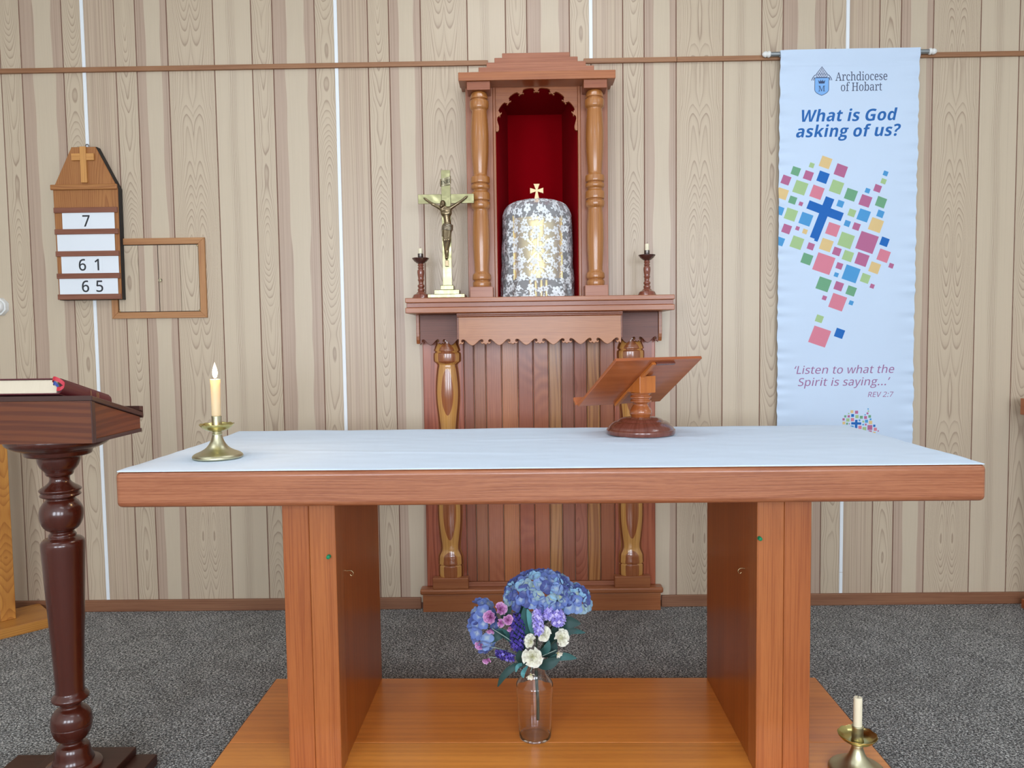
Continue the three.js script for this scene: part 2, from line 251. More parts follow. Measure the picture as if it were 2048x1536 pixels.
// ───────────────────────── altar ─────────────────────────
{
  const o = thing('altar_table', 'large brown timber altar table on slab legs and a low platform', 'table', [0.32, 0, 1.17], -0.012);
  const X = 1.187, Z0 = -0.45, Z1 = 0.45;
  part(o, 'tabletop', box(-X, X, 0.866, 0.966, Z0, Z1, 0.015, 'x', 4), M.altarTop);
  for (const s of [-1, 1]) {
    const g = sub(o, 'leg');
    const a = s * 0.608, b = s * 0.763, m = (a + b) / 2, lo = Math.min(a, b), hi = Math.max(a, b);
    part(g, 'post', box(lo, m - 0.0002, 0.04, 0.866, 0.255, 0.335, 0.003), s < 0 ? M.altarLeg2 : M.altarLeg);
    part(g, 'post', box(m + 0.0002, hi, 0.04, 0.866, 0.255, 0.335, 0.003), s < 0 ? M.altarLeg : M.altarLeg2);
    part(g, 'panel', box(lo + 0.003, hi - 0.003, 0.04, 0.866, -0.295, 0.255, 0.002), M.altarPanel);
    const px = s < 0 ? lo + 0.135 : lo + 0.006, py = s < 0 ? 0.695 : 0.74;
    part(g, 'push_pin', lathe([[0, 0.0015], [0.001, 0.006], [0.004, 0.006], [0.006, 0.004], [0.012, 0.0038], [0.014, 0.0055], [0.016, 0]], 16).rotateX(Math.PI / 2).translate(px, py, 0.3345), M.green, 'small green push pin');
    const face = s < 0 ? hi - 0.003 : lo + 0.003;
    part(g, 'hook', tube([[face - s * 0.0, 0.61, 0.2], [face - s * 0.014, 0.61, 0.2], [face - s * 0.02, 0.602, 0.2], [face - s * 0.014, 0.594, 0.2], [face - s * 0.01, 0.598, 0.2]], 0.0018, 16, 6), M.screw, 'small brass cup hook');
  }
  const pf = sub(o, 'platform');
  part(pf, 'board', box(-1.015, 1.015, 0.004, 0.04, -0.3, 0.158, 0.002, 'x'), M.altarBoard2);
  part(pf, 'board', box(-1.015, 1.015, 0.004, 0.04, 0.1588, 0.62, 0.002, 'x'), M.altarBoard);
  for (const [a, b] of [[-1.018, -1.0155], [1.0155, 1.018]]) part(pf, 'edging', box(a, b, 0, 0.0385, -0.3, 0.62, 0.0008, 'z'), M.altarEdge);
  // cloth: laid flat with soft creases
  const nx = 180, nz = 70, CX = X - 0.006, cz0 = Z0 + 0.004, cz1 = Z1 - 0.004, P = [], I = [];
  const hgt = (x, z) => { const f1 = Math.exp(-(((z + 0.13 + 0.05 * x) / 0.012) ** 2)) * sm(-0.4, 0.1, x) * sm(0.9, 0.3, x) * 0.0022, f2 = Math.exp(-(((z - 0.2 - 0.12 * x) / 0.014) ** 2)) * sm(-1.0, -0.6, x) * sm(0.1, -0.3, x) * 0.0026; return 0.0016 + 0.0010 * (1 + n1(x * 2.1, z * 4.2)) + 0.0006 * (1 + n2(x * 6, z * 11)) + f1 + f2 + 0.003 * sm(0.36, 0.45, -z) * (0.5 + 0.5 * n3(x * 3.4, 1)); };
  for (let j = 0; j <= nz; j++) for (let i = 0; i <= nx; i++) { const x = lerp(-CX, CX, i / nx), z = lerp(cz0, cz1, j / nz); P.push(x, 0.966 + hgt(x, z), z); }
  for (let j = 0; j < nz; j++) for (let i = 0; i < nx; i++) { const a = j * (nx + 1) + i, b = a + 1, c = a + nx + 1, d = c + 1; I.push(a, c, b, b, c, d); }
  const top = P.length / 3, rim = []; for (let i = 0; i <= nx; i++) rim.push(i); for (let j = 1; j <= nz; j++) rim.push(j * (nx + 1) + nx); for (let i = nx - 1; i >= 0; i--) rim.push(nz * (nx + 1) + i); for (let j = nz - 1; j > 0; j--) rim.push(j * (nx + 1));
  rim.forEach((k) => P.push(P[k * 3], 0.9662, P[k * 3 + 2])); rim.forEach((k, i) => { const n = (i + 1) % rim.length; I.push(k, rim[n], top + i, rim[n], top + n, top + i); });
  const g = new THREE.BufferGeometry(); g.setAttribute('position', new THREE.BufferAttribute(new Float32Array(P), 3)); g.setIndex(I); g.computeVertexNormals();
  const c = one('altar_cloth', g, M.cloth, 'pale blue-white cloth laid flat over the altar table', 'cloth', [0.32, 0, 1.17]); c.rotation.y = -0.012;
}

// ───────────────────────── shrine: stand below, niche above ─────────────────────────
const SX = 0.339;
// scroll-sawn motif, half a repeat, x 0..60.5, y up from the point of the brace (mm)
const BRACE = [[0, 0], [8, 2.5], [16, 7.5], [24, 14.5], [31, 20.5], [36, 23.6], [41, 25], [46, 24], [48.8, 20.5], [48.4, 16.2], [45.2, 13.8], [42, 15], [40.6, 17.6], [38.4, 15.4], [38.8, 10.5], [43, 6.8], [48.5, 7], [52, 9.6], [54.2, 8], [55, 5], [57.5, 6.4], [59, 3.6], [60.5, 2.6]];
function scallop(x0, x1, y, scale, repeats, phase = 0) { // lower edge from x0 to x1
  const out = [], P = (x1 - x0) / repeats, k = P / 121;
  for (let i = 0; i < repeats; i++) { const c = x0 + (i + 0.5) * P; for (let j = BRACE.length - 1; j >= 0; j--) out.push([c - BRACE[j][0] * k, y + BRACE[j][1] * scale]); for (let j = 1; j < BRACE.length; j++) out.push([c + BRACE[j][0] * k, y + BRACE[j][1] * scale]); }
  return out.filter((p, i) => !i || Math.hypot(p[0] - out[i - 1][0], p[1] - out[i - 1][1]) > 1e-5);
}
{
  const o = thing('tabernacle_stand', 'reddish panelled timber stand with carved apron and half columns against wall', 'cabinet', [SX, 0, 0]);
  part(o, 'plinth', join([box(-0.575, 0.575, 0, 0.086, 0.001, 0.056, 0.003, 'x'), box(-0.587, 0.587, 0.0865, 0.114, 0.001, 0.066, 0.009, 'x', 3)]), M.shrine);
  part(o, 'bottom_rail', box(-0.36, 0.36, 0.1145, 0.136, 0.001, 0.026, 0.002, 'x'), M.shrinePink);
  // back boards
  const W = [67, 81, 106, 110, 102, 104, 85, 85, 87, 87, 96].map((w) => w * 0.72 / 1010), tone = ['#9c6048', '#aa7050', '#b57354', '#bd7b50', '#a96142', '#b16a44', '#b58352', '#9d624a', '#a16048', '#b5804c', '#a96846'], map = ['fine', 'fine', 'figured', 'ringed', 'figured', 'figured', 'streaked', 'fine', 'ringed', 'streaked', 'fine'];
  let x = -0.36;
  part(o, 'board', grainUV(board(-0.557, x - 0.0012, 0.1145, 1.436, 0.001, 0.016, 0.003)), wood('#ad6248', 'streaked', 0.32, 0.15));
  W.forEach((w, i) => { part(o, 'board', grainUV(board(x + 0.0014, x + w - 0.0014, 0.1362, 1.436, 0.001, 0.016, 0.003)), wood(tone[i], map[i], 0.32, 0.15)); x += w; });
  part(o, 'board', grainUV(board(x + 0.0012, 0.557, 0.1145, 1.436, 0.001, 0.016, 0.003)), wood('#b0664a', 'streaked', 0.32, 0.15));
  // half columns turned from a block glued up of flat brown and honey layers: the turning lays the layers bare, so the seams follow the block's layers
  const prof = smoothProfile([[0.168, 0.0605], [0.172, 0.0615], [0.216, 0.062], [0.221, 0.0615], [0.2235, 0.0585], [0.226, 0.0585], [0.2285, 0.062], [0.25, 0.062], [0.27, 0.061], [0.284, 0.056], [0.298, 0.0515], [0.32, 0.0505], [0.36, 0.054], [0.44, 0.0605], [0.52, 0.0615], [0.58, 0.0585], [0.64, 0.052], [0.67, 0.05], [0.685, 0.053], [0.694, 0.062], [0.71, 0.064], [0.72, 0.0605], [0.73, 0.064], [0.746, 0.062], [0.756, 0.053], [0.772, 0.05], [0.82, 0.0465], [0.89, 0.0485], [0.957, 0.0532], [1.01, 0.0583], [1.065, 0.0605], [1.125, 0.058], [1.178, 0.0531], [1.192, 0.0505], [1.2, 0.051], [1.208, 0.058], [1.214, 0.0655], [1.222, 0.067], [1.248, 0.067], [1.255, 0.0655], [1.259, 0.0595], [1.262, 0.0595], [1.266, 0.0645], [1.278, 0.062], [1.3, 0.055], [1.33, 0.055]], 5);
  const cg = lathe(prof, 112);
  const layers = [[-1, 0.014, M.layerBrown], [0.014, 0.0195, M.layerHoney], [0.0195, 0.034, M.layerBrown], [0.034, 0.0531, M.layerHoney], [0.0531, 1, M.layerFace]].map(([a, b, m]) => [slice(cg, a, b).scale(1, 1, 0.8), m]);
  for (const s of [-1, 1]) {
    const c = sub(o, 'column', 'turned column of glued brown and honey timber layers'); layers.forEach(([g, m]) => { part(c, 'layer', g, m).position.set(s * 0.439, 0, 0.008); });
    part(o, 'column_block', box(s * 0.439 - 0.086, s * 0.439 + 0.086, 0.1145, 0.168, 0.0165, 0.06, 0.003, 'x'), M.shrine);
  }
  // mantel shelf of three layers
  const sh = sub(o, 'shelf');
  part(sh, 'board', box(-0.594, 0.594, 1.483, 1.504, 0.001, 0.3, 0.003, 'x'), M.shrine); part(sh, 'core', box(-0.589, 0.589, 1.462, 1.4828, 0.001, 0.292, 0.002, 'x'), M.shrineRed); part(sh, 'board', box(-0.594, 0.594, 1.437, 1.4618, 0.001, 0.3, 0.003, 'x'), M.shrine);
  // aprons
  const ap = poly([[-0.363, 1.418], ...scallop(-0.363, 0.363, 1.29, 0.0011, 6).filter((p2, i, l) => true), [0.363, 1.418]].map(([a, b]) => [a, b]));
  part(o, 'apron', extrude(ap, 0.02, 0.0015, 'x').translate(0, 0, 0.238), M.shrineApron);
  const mould = poly([[0, 0], [0.012, 0], [0.016, 0.004], [0.016, 0.007], [0.022, 0.011], [0.022, 0.0155], [0.026, 0.0185], [0, 0.0185]]);
  const mg = new THREE.ExtrudeGeometry(mould, { depth: 0.74, bevelEnabled: false }); mg.rotateY(-Math.PI / 2).translate(0.37, 1.4183, 0.242); part(o, 'moulding', grainUV(mg, 'x'), M.shrineRed);
  for (const s of [-1, 1]) {
    const a = s < 0 ? -0.56 : 0.363, b = a + 0.197;
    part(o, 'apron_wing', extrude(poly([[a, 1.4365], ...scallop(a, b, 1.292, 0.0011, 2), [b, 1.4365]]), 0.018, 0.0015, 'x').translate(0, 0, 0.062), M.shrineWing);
    part(o, 'apron_return', box(s * 0.363 - 0.009, s * 0.363 + 0.009, 1.318, 1.436, 0.0805, 0.2375, 0.002, 'x'), M.shrineRed);
    const e = extrude(poly([[0.018, 1.4365], [0.018, 1.36], [0.026, 1.335], [0.04, 1.318], [0.055, 1.322], [0.066, 1.306], [0.074, 1.3], [0.084, 1.318], [0.086, 1.335], [0.086, 1.4365]]), 0.016, 0.0015, 'x'); e.rotateY(-Math.PI / 2).translate(s < 0 ? -0.561 : 0.577, 0, 0); part(o, 'end_panel', e, M.shrine);
  }
}
{
  const o = thing('tabernacle_niche', 'carved timber niche with turned columns, stepped top and red velvet lining', 'niche', [SX, 1.504, 0]);
  const y = (v) => v - 1.504;
  for (const s of [-1, 1]) {
    const a = s < 0 ? -0.325 : 0.2, b = a + 0.125;
    part(o, 'post', box(a, b, y(1.504), y(2.4845), 0.001, 0.115, 0.003), M.shrinePink);
    part(o, 'post_edge', box(s < 0 ? -0.2 : 0.188, s < 0 ? -0.188 : 0.2, y(1.504), y(2.4845), 0.001, 0.12, 0.002), M.shrine);
    part(o, 'column_base', box(s * 0.26 - 0.052, s * 0.26 + 0.052, y(1.5042), y(1.556), 0.1152, 0.212, 0.002, 'x'), M.shrinePink);
    part(o, 'column_cap', box(s * 0.26 - 0.052, s * 0.26 + 0.052, y(2.427), y(2.4645), 0.1152, 0.212, 0.002, 'x'), M.shrineRed);
    const Z = [[302, 36], [305, 40], [312, 44], [325, 47], [338, 49], [341, 42], [346, 42], [350, 50], [354, 52], [382, 52], [392, 50], [400, 44], [404, 41.5], [430, 43], [500, 47.5], [570, 49], [640, 47], [700, 43], [755, 38], [770, 38], [776, 44], [782, 51], [788, 52], [812, 52], [817, 50], [819, 43], [824, 43], [828, 51], [846, 51], [852, 46], [855, 41], [865, 41], [868, 46], [874, 51], [880, 52], [910, 52], [915, 50], [917, 43], [922, 43], [926, 51], [950, 52], [960, 48], [966, 42], [972, 40], [1000, 42.5], [1080, 46], [1160, 46.5], [1250, 43], [1315, 39.5], [1330, 40], [1338, 46], [1345, 50], [1372, 50], [1376, 43], [1381, 43], [1385, 49], [1408, 50], [1415, 48]];
    const pr = smoothProfile(Z.map(([zy, r]) => [y(2.427 - (zy - 302) * 0.871 / 1113), r * 0.00083]).reverse(), 3);
    part(o, 'column', lathe(pr, 64).translate(s * 0.26, 0, 0.164), M.shrineGold);
  }
  // scroll-sawn arch
  const F = [[-0.168, 2.343], [-0.127, 2.398], [-0.07, 2.4365], [0, 2.4455], [0.07, 2.4365], [0.127, 2.398], [0.168, 2.343]];
  const HK = [[10.5, 9], [7.8, 7.6], [6.2, 4.8], [7.4, 2.4], [10.2, 1.9], [12.2, 3.6], [13.6, 2.4], [13, -0.8], [10, -2.8], [6.6, -1.8], [4.6, 0.2], [3, -2.2], [1.5, -1.4]];   // from a lobe into a fleuron: along, outward (mm)
  const at = (c, t, n, [u, w], k = 1) => [c[0] + (t[0] * u + n[0] * w) * 0.001 * k, c[1] + (t[1] * u + n[1] * w) * 0.001 * k];
  const foot = [[-0.187, 2.268], [-0.178, 2.269], [-0.1735, 2.2765], [-0.173, 2.291], [-0.178, 2.309], [-0.1815, 2.3235], [-0.179, 2.3335]];
  const edge = [...foot, ...HK.map((p) => at(F[0], [-0.06, -1], [-1, 0.06], p, 0.72))];
  F.forEach((c, i) => {
    edge.push([c[0] * 0.985, c[1] - 0.0028]);
    const e = F[i + 1]; if (!e) return;
    const L = Math.hypot(e[0] - c[0], e[1] - c[1]) * 1000, t = [(e[0] - c[0]) * 1000 / L, (e[1] - c[1]) * 1000 / L], n = [-t[1], t[0]], b = [-t[0], -t[1]];
    edge.push(...HK.slice().reverse().map((p) => at(c, t, n, p)));
    for (const q of [[9.6, 12.5], [11.6, 16], [17, 18.6], [25, 20], [L / 2, 20.4], [L - 25, 20], [L - 17, 18.6], [L - 11.6, 16], [L - 9.6, 12.5]]) edge.push(at(c, t, n, q));
    edge.push(...HK.map((p) => at(e, b, n, p)));
  });
  edge.push(...HK.slice().reverse().map((p) => at(F[6], [0.06, -1], [1, 0.06], p, 0.72)), ...foot.slice().reverse().map(([a, b]) => [-a, b]));
  part(o, 'arch', extrude(poly([[0.1875, 2.4845], [-0.1875, 2.4845], ...edge].map(([a, b]) => [a, y(b)])), 0.016, 0.0007, 'x').translate(0, 0, 0.1), M.shrine);
  part(o, 'cornice', box(-0.349, 0.349, y(2.465), y(2.502), 0.117, 0.22, 0.003, 'x'), M.shrine); part(o, 'cornice', box(-0.349, 0.349, y(2.485), y(2.502), 0.001, 0.1168, 0.002, 'x'), M.shrine);
  [0.297, 0.262, 0.226, 0.19, 0.155].forEach((w, i) => part(o, 'pediment_step', box(-w, w, y(2.5022 + i * 0.0246), y(2.526 + i * 0.0246), 0.001, 0.15 - i * 0.012, 0.0025, 'x'), M.shrinePink));
  // lining, let into the wall
  const L = sub(o, 'lining', 'dark red velvet lining');
  const D = -0.32;
  part(L, 'back_panel', box(-0.2, 0.2, y(1.505), y(2.47), D, D + 0.012, 0.002), M.velvet);
  for (const s of [-1, 1]) { const g = box(-0.006, 0.006, y(1.505), y(2.47), -0.2, 0.2, 0.002); g.rotateY(s * 0.12).translate(s * 0.168, 0, -0.118); part(L, 'side_panel', g, M.velvet); }
  part(L, 'roof_panel', box(-0.2, 0.2, y(2.462), y(2.474), D + 0.012, 0.099, 0.002), M.velvet);
  part(L, 'floor_panel', box(-0.199, 0.199, y(1.494), y(1.5055), D, -0.001, 0.002), M.velvet);
}
// ───────────────────────── tabernacle and its veil ─────────────────────────
{
  const TX = SX - 0.001, TZ = 0.0, TS = 1.075;
  const o = thing('tabernacle', 'domed brass tabernacle with a small cross on top', 'tabernacle', [TX, 1.5062, TZ]); o.scale.setScalar(TS);
  part(o, 'body', lathe([[0, 0], [0, 0.142], [0.012, 0.142], [0.016, 0.136], [0.06, 0.132], [0.064, 0.138], [0.072, 0.138], [0.076, 0.13], [0.35, 0.13], [0.353, 0.14], [0.365, 0.14], [0.369, 0.13], [0.39, 0.112], [0.406, 0.07], [0.418, 0.02], [0.418, 0]], 64), M.silver);
  const arc = (r0, r1, y0, y1, a) => { const g = new THREE.CylinderGeometry(r1, r1, y1 - y0, 40, 1, true, -a, 2 * a).translate(0, (y0 + y1) / 2, 0); const i2 = new THREE.CylinderGeometry(r0, r0, y1 - y0, 40, 1, true, -a, 2 * a).translate(0, (y0 + y1) / 2, 0); return join([g, i2]); };
  const door = part(o, 'door', arc(0.131, 0.134, 0.085, 0.345, 0.95), M.goldPlain);
  for (const s of [-1, 1]) part(door, 'door_jamb', lathe([[0.08, 0], [0.08, 0.006], [0.355, 0.006], [0.355, 0]], 12).translate(Math.sin(s * 0.86) * 0.137, 0, Math.cos(s * 0.86) * 0.137), M.gold);
  for (const a of [0.75, -0.75]) part(door, 'chi_bar', box(-0.006, 0.006, -0.07, 0.07, 0, 0.006, 0.002).rotateZ(a).translate(0, 0.2, 0.133), M.brass);
  part(door, 'rho_bar', box(-0.006, 0.006, -0.09, 0.1, 0, 0.006, 0.002).translate(0, 0.21, 0.134), M.brass);
  for (const x of [-0.034, -0.012, 0.012, 0.034]) part(o, 'pilaster', lathe([[0, 0], [0, 0.008], [0.075, 0.008], [0.075, 0]], 14).translate(x, 0.0, 0.139), M.gold);
  // flared cross
  const cr = new THREE.Shape(); const a = 0.005, b = 0.0145, h = 0.03;
  [[-b, h], [-a, a], [-h, b * 0.9], [-h, -b * 0.9], [-a, -a], [-b, -0.052], [b, -0.052], [a, -a], [h, -b * 0.9], [h, b * 0.9], [a, a], [b, h]].forEach(([x, yy], i) => (i ? cr.lineTo(x, yy) : cr.moveTo(x, yy)));
  part(o, 'cross', extrude(cr, 0.008, 0.0015).translate(0, 0.472 + 0.006, -0.004), std({ color: '#d9b38a', metalness: 0.6, roughness: 0.4 }), 'small flared gilt cross');

  // lace: clear net with opaque flowers
  const cv = document.createElement('canvas'); cv.width = 2048; cv.height = 1024; const x = cv.getContext('2d'), r = rng(91);
  x.fillStyle = 'rgb(60,60,60)'; x.fillRect(0, 0, 2048, 1024);
  x.strokeStyle = 'rgb(98,98,98)'; x.lineWidth = 1; for (let i = -1024; i < 2048; i += 7) { x.beginPath(); x.moveTo(i, 0); x.lineTo(i + 1024, 1024); x.stroke(); x.beginPath(); x.moveTo(i + 1024, 0); x.lineTo(i, 1024); x.stroke(); }
  const dot = (cx, cy, rx, ry, a2, v) => { x.fillStyle = `rgb(${v},${v},${v})`; x.beginPath(); x.ellipse(cx, cy, rx, ry, a2, 0, 7); x.fill(); };
  const wrap = (f) => { f(0); f(2048); f(-2048); };
  for (let j = 0; j < 13; j++) for (let i = 0; i < 26; i++) {
    const cx = (i + 0.5 + (j % 2) * 0.5 + (r() - 0.5) * 0.5) * 2048 / 26, cy = (j + 0.5 + (r() - 0.5) * 0.6) * 1024 / 13, s = 14 + r() * 9, a0 = r() * 7, big = r() > 0.35;
    wrap((dx) => {
      x.strokeStyle = 'rgb(215,215,215)'; x.lineWidth = 4; x.beginPath(); x.moveTo(cx + dx, cy); x.quadraticCurveTo(cx + dx + 30 * Math.cos(a0), cy + 30 * Math.sin(a0), cx + dx + 50 * Math.cos(a0 + 0.8), cy + 50 * Math.sin(a0 + 0.8)); x.stroke();
      for (let k = 0; k < 5; k++) { const a2 = a0 + k * 1.2566; dot(cx + dx + Math.cos(a2) * s, cy + Math.sin(a2) * s, s * 0.72, s * 0.58, a2, big ? 245 : 215); }
      dot(cx + dx, cy, s * 0.3, s * 0.3, 0, 120);
      for (let k = 0; k < 3; k++) { const a2 = a0 + 0.6 + k * 2.1, d = s * 2.3; dot(cx + dx + Math.cos(a2) * d, cy + Math.sin(a2) * d, s * 0.62, s * 0.26, a2 + 0.5, 215); }
    });
  }
  const lace = new THREE.CanvasTexture(cv); lace.wrapS = THREE.RepeatWrapping; lace.wrapT = THREE.MirroredRepeatWrapping;
  const nt = 240, ns = 70, P = [], U = [], I = [];
  for (let j = 0; j <= ns; j++) for (let i = 0; i <= nt; i++) {
    const th = (i / nt) * Math.PI * 2, t = j / ns; let rr, yy;
    if (t < 0.28) { const q = t / 0.28; rr = lerp(0.014, 0.152, Math.sin(q * Math.PI / 2) * 0.25 + q * 0.75); yy = 0.437 - 0.036 * Math.pow(q, 1.9) - 0.03 * Math.pow(q, 9); } else { const q = (t - 0.28) / 0.72; rr = 0.153 + 0.006 * q + 0.012 * sm(0.55, 1, q); yy = lerp(0.371, 0.002, q); }
    const w = sm(0.1, 0.35, t), f = w * (0.0025 * Math.sin(th * 11 + 1.3 + 1.5 * Math.sin(th * 2)) + 0.0028 * n1(th * 2.5, t * 3)) * (0.5 + t) + (1 - w) * 0.0035 * Math.sin(th * 17) * sm(0, 0.05, t) + 0.012 * sm(0.8, 1, t) * (i === nt ? n2(0, 4) : n2(Math.cos(th) * 2 - 2, 4 + Math.sin(th) * 2));
    P.push(Math.sin(th) * (rr + f), yy + (t < 0.08 ? 0.004 * n3(Math.cos(th) * 3, Math.sin(th) * 3) : 0), Math.cos(th) * (rr + f)); U.push(i / nt, 1 - t * 0.96);
  }
  for (let j = 0; j < ns; j++) for (let i = 0; i < nt; i++) { const a2 = j * (nt + 1) + i, b2 = a2 + nt + 1; I.push(a2, b2, a2 + 1, a2 + 1, b2, b2 + 1); }
  const g = new THREE.BufferGeometry(); g.setAttribute('position', new THREE.BufferAttribute(new Float32Array(P), 3)); g.setAttribute('uv', new THREE.BufferAttribute(new Float32Array(U), 2)); g.setIndex(I); g.computeVertexNormals();
  one('lace_veil', g, std({ color: '#eef3f6', alphaMap: lace, transparent: true, roughness: 0.8, side: THREE.DoubleSide }), 'white floral lace veil draped over the tabernacle', 'veil', [TX, 1.5062, TZ]).scale.setScalar(TS);
}
// ───────────────────────── crucifix ─────────────────────────
{
  const o = thing('crucifix', 'standing brass crucifix with a bronze figure on a stepped base', 'crucifix', [-0.073, 1.504, 0.222]);
  part(o, 'cross_upright', box(-0.0205, 0.0205, 0.052, 0.57, -0.006, 0.006, 0.0015), M.brassPale);
  part(o, 'crossbar', join([box(-0.125, -0.0207, 0.423, 0.464, -0.006, 0.006, 0.0015), box(0.0207, 0.125, 0.423, 0.464, -0.006, 0.006, 0.0015)]), M.brassPale);
  part(o, 'base_step', box(-0.082, 0.082, 0.0, 0.016, -0.075, 0.075, 0.002), M.brassPale); part(o, 'base_step', box(-0.056, 0.056, 0.016, 0.036, -0.052, 0.052, 0.002), M.brassPale); part(o, 'base_step', box(-0.03, 0.03, 0.036, 0.058, -0.03, 0.03, 0.003), M.brassPale);
  // scroll with its four letters
  const cv = document.createElement('canvas'); cv.width = 256; cv.height = 160; const x = cv.getContext('2d'); x.fillStyle = '#9c947a'; x.fillRect(0, 0, 256, 160); x.fillStyle = '#3a342c'; x.font = 'bold 104px serif'; x.textAlign = 'center'; x.textBaseline = 'middle'; x.fillText('INRI', 128, 84);
  const tx = new THREE.CanvasTexture(cv); tx.colorSpace = THREE.SRGBColorSpace;
  const sg = new THREE.PlaneGeometry(0.044, 0.035, 16, 4), sp = sg.attributes.position; for (let i = 0; i < sp.count; i++) { const u = sp.getX(i) / 0.022; sp.setXYZ(i, sp.getX(i), sp.getY(i) + 0.005 * u, 0.0095 + 0.003 * Math.sin(u * 2.8) + 0.004 * u * u); } sg.computeVertexNormals();
  const scr = part(o, 'title_scroll', sg, std({ map: tx, metalness: 0.8, roughness: 0.4, side: THREE.DoubleSide }), 'bronze scroll lettered INRI'); scr.position.set(0, 0.518, 0);
  part(scr, 'scroll_curl', tube([[-0.022, -0.022, 0.012], [-0.0225, -0.005, 0.012], [-0.022, 0.01, 0.0125]], 0.0025, 10, 8), M.bronze); part(scr, 'scroll_curl', tube([[0.022, -0.01, 0.014], [0.0222, 0.008, 0.014], [0.022, 0.024, 0.0135]], 0.0025, 10, 8), M.bronze);
  part(o, 'footrest', box(-0.0085, 0.0085, 0.142, 0.17, 0.006, 0.02, 0.002), M.bronze);
  // figure: tapered bones joined smoothly
  const Y0 = 0.4435, bones = [
    [-0.092, -0.001, 0.012, 0.0042, -0.058, -0.026, 0.02, 0.0058], [-0.058, -0.026, 0.02, 0.006, -0.025, -0.044, 0.022, 0.0085],
    [0.09, 0.004, 0.012, 0.0042, 0.055, -0.023, 0.02, 0.0058], [0.055, -0.023, 0.02, 0.006, 0.023, -0.043, 0.022, 0.0085],
    [-0.098, 0.0035, 0.011, 0.0026, -0.09, -0.001, 0.012, 0.0044], [0.096, 0.0085, 0.011, 0.0026, 0.088, 0.003, 0.012, 0.0044],
    [-0.014, -0.05, 0.02, 0.013, 0.013, -0.05, 0.02, 0.013], [-0.009, -0.066, 0.022, 0.0145, 0.012, -0.066, 0.022, 0.0145], [0.001, -0.07, 0.021, 0.017, 0.005, -0.098, 0.02, 0.0135], [0.005, -0.098, 0.02, 0.0135, 0.007, -0.12, 0.019, 0.017],
    [-0.003, -0.126, 0.02, 0.0128, -0.006, -0.186, 0.031, 0.0086], [-0.006, -0.186, 0.03, 0.0085, -0.004, -0.242, 0.016, 0.0054], [0.015, -0.126, 0.02, 0.0128, 0.011, -0.184, 0.03, 0.0086], [0.011, -0.184, 0.03, 0.0085, 0.002, -0.238, 0.02, 0.0054],
    [-0.004, -0.242, 0.016, 0.0055, -0.003, -0.268, 0.025, 0.0042], [0.002, -0.238, 0.02, 0.0055, 0.001, -0.264, 0.03, 0.0042],
    [-0.003, -0.042, 0.022, 0.0068, -0.012, -0.031, 0.028, 0.007], [-0.014, -0.027, 0.028, 0.0105, -0.018, -0.036, 0.034, 0.0078], [-0.012, -0.02, 0.024, 0.0098, -0.014, -0.026, 0.022, 0.0105],
  ];
  const field = (px, py, pz) => { let d = 1; const k = 0.005; for (const [ax, ay, az, ar, bx, by, bz, br] of bones) { const dx = bx - ax, dy = by - ay, dz = bz - az, L = dx * dx + dy * dy + dz * dz, t = clamp(((px - ax) * dx + (py - ay) * dy + (pz - az) * dz) / L, 0, 1), e = Math.hypot(px - ax - dx * t, py - ay - dy * t, pz - az - dz * t) - lerp(ar, br, t), h = clamp(0.5 + 0.5 * (d - e) / k, 0, 1); d = d * (1 - h) + e * h - k * h * (1 - h); } return d; };
  const march = (cx, cy, cz, half, res, f, ox, oy, oz) => {
    const mc = new MarchingCubes(res, new THREE.MeshStandardMaterial(), false, false, 60000); mc.isolation = 0;
    for (let k = 0; k < res; k++) for (let j = 0; j < res; j++) for (let i = 0; i < res; i++) { const q = (v) => (v - res / 2) / (res / 2) * half; mc.field[i + j * res + k * res * res] = -f(cx + q(i), cy + q(j), cz + q(k)); }
    mc.update(); const n = mc.count, g = new THREE.BufferGeometry(), pos = mc.positionArray.slice(0, n * 3); for (let i = 0; i < n; i++) { pos[i * 3] = cx + pos[i * 3] * half + ox; pos[i * 3 + 1] = cy + pos[i * 3 + 1] * half + oy; pos[i * 3 + 2] = cz + pos[i * 3 + 2] * half + oz; }
    g.setAttribute('position', new THREE.BufferAttribute(pos, 3)); g.computeVertexNormals(); const m2 = mergeVertices(g.deleteAttribute('normal'), 1e-6); m2.computeVertexNormals(); return m2;
  };
  const body = part(o, 'figure', march(0, -0.13, 0.02, 0.145, 128, field, 0, Y0, 0), M.bronze, 'dark bronze figure with outstretched arms and bowed head');
  const cloth = (px, py, pz) => { const a = Math.max(field(px, py, pz) - 0.0035 - 0.0012 * Math.sin(py * 900 + px * 300), Math.abs(py + 0.128 + 0.15 * px) - 0.014); const q = Math.hypot((px + 0.016) * 1.6, (pz - 0.026) * 1.4) - 0.007 - 0.001 * Math.sin(px * 1500), b = Math.max(q, Math.abs(py + 0.148) - 0.022); return Math.min(a, b); };
  part(body, 'loincloth', march(0.002, -0.14, 0.024, 0.045, 72, cloth, 0, Y0, 0), std({ color: '#9a8f7c', metalness: 1, roughness: 0.36 }));
  const hair = (px, py, pz) => Math.min(Math.hypot((px + 0.013), (py + 0.021) * 0.95, (pz - 0.0215)) - 0.0118, Math.hypot((px + 0.021) * 1.2, (py + 0.038) * 0.55, pz - 0.026) - 0.0075) - 0.0007 * Math.sin(px * 2600 + py * 900);
  part(body, 'hair', march(-0.014, -0.03, 0.024, 0.026, 48, hair, 0, Y0, 0), std({ color: '#51483e', metalness: 1, roughness: 0.42 }));
}
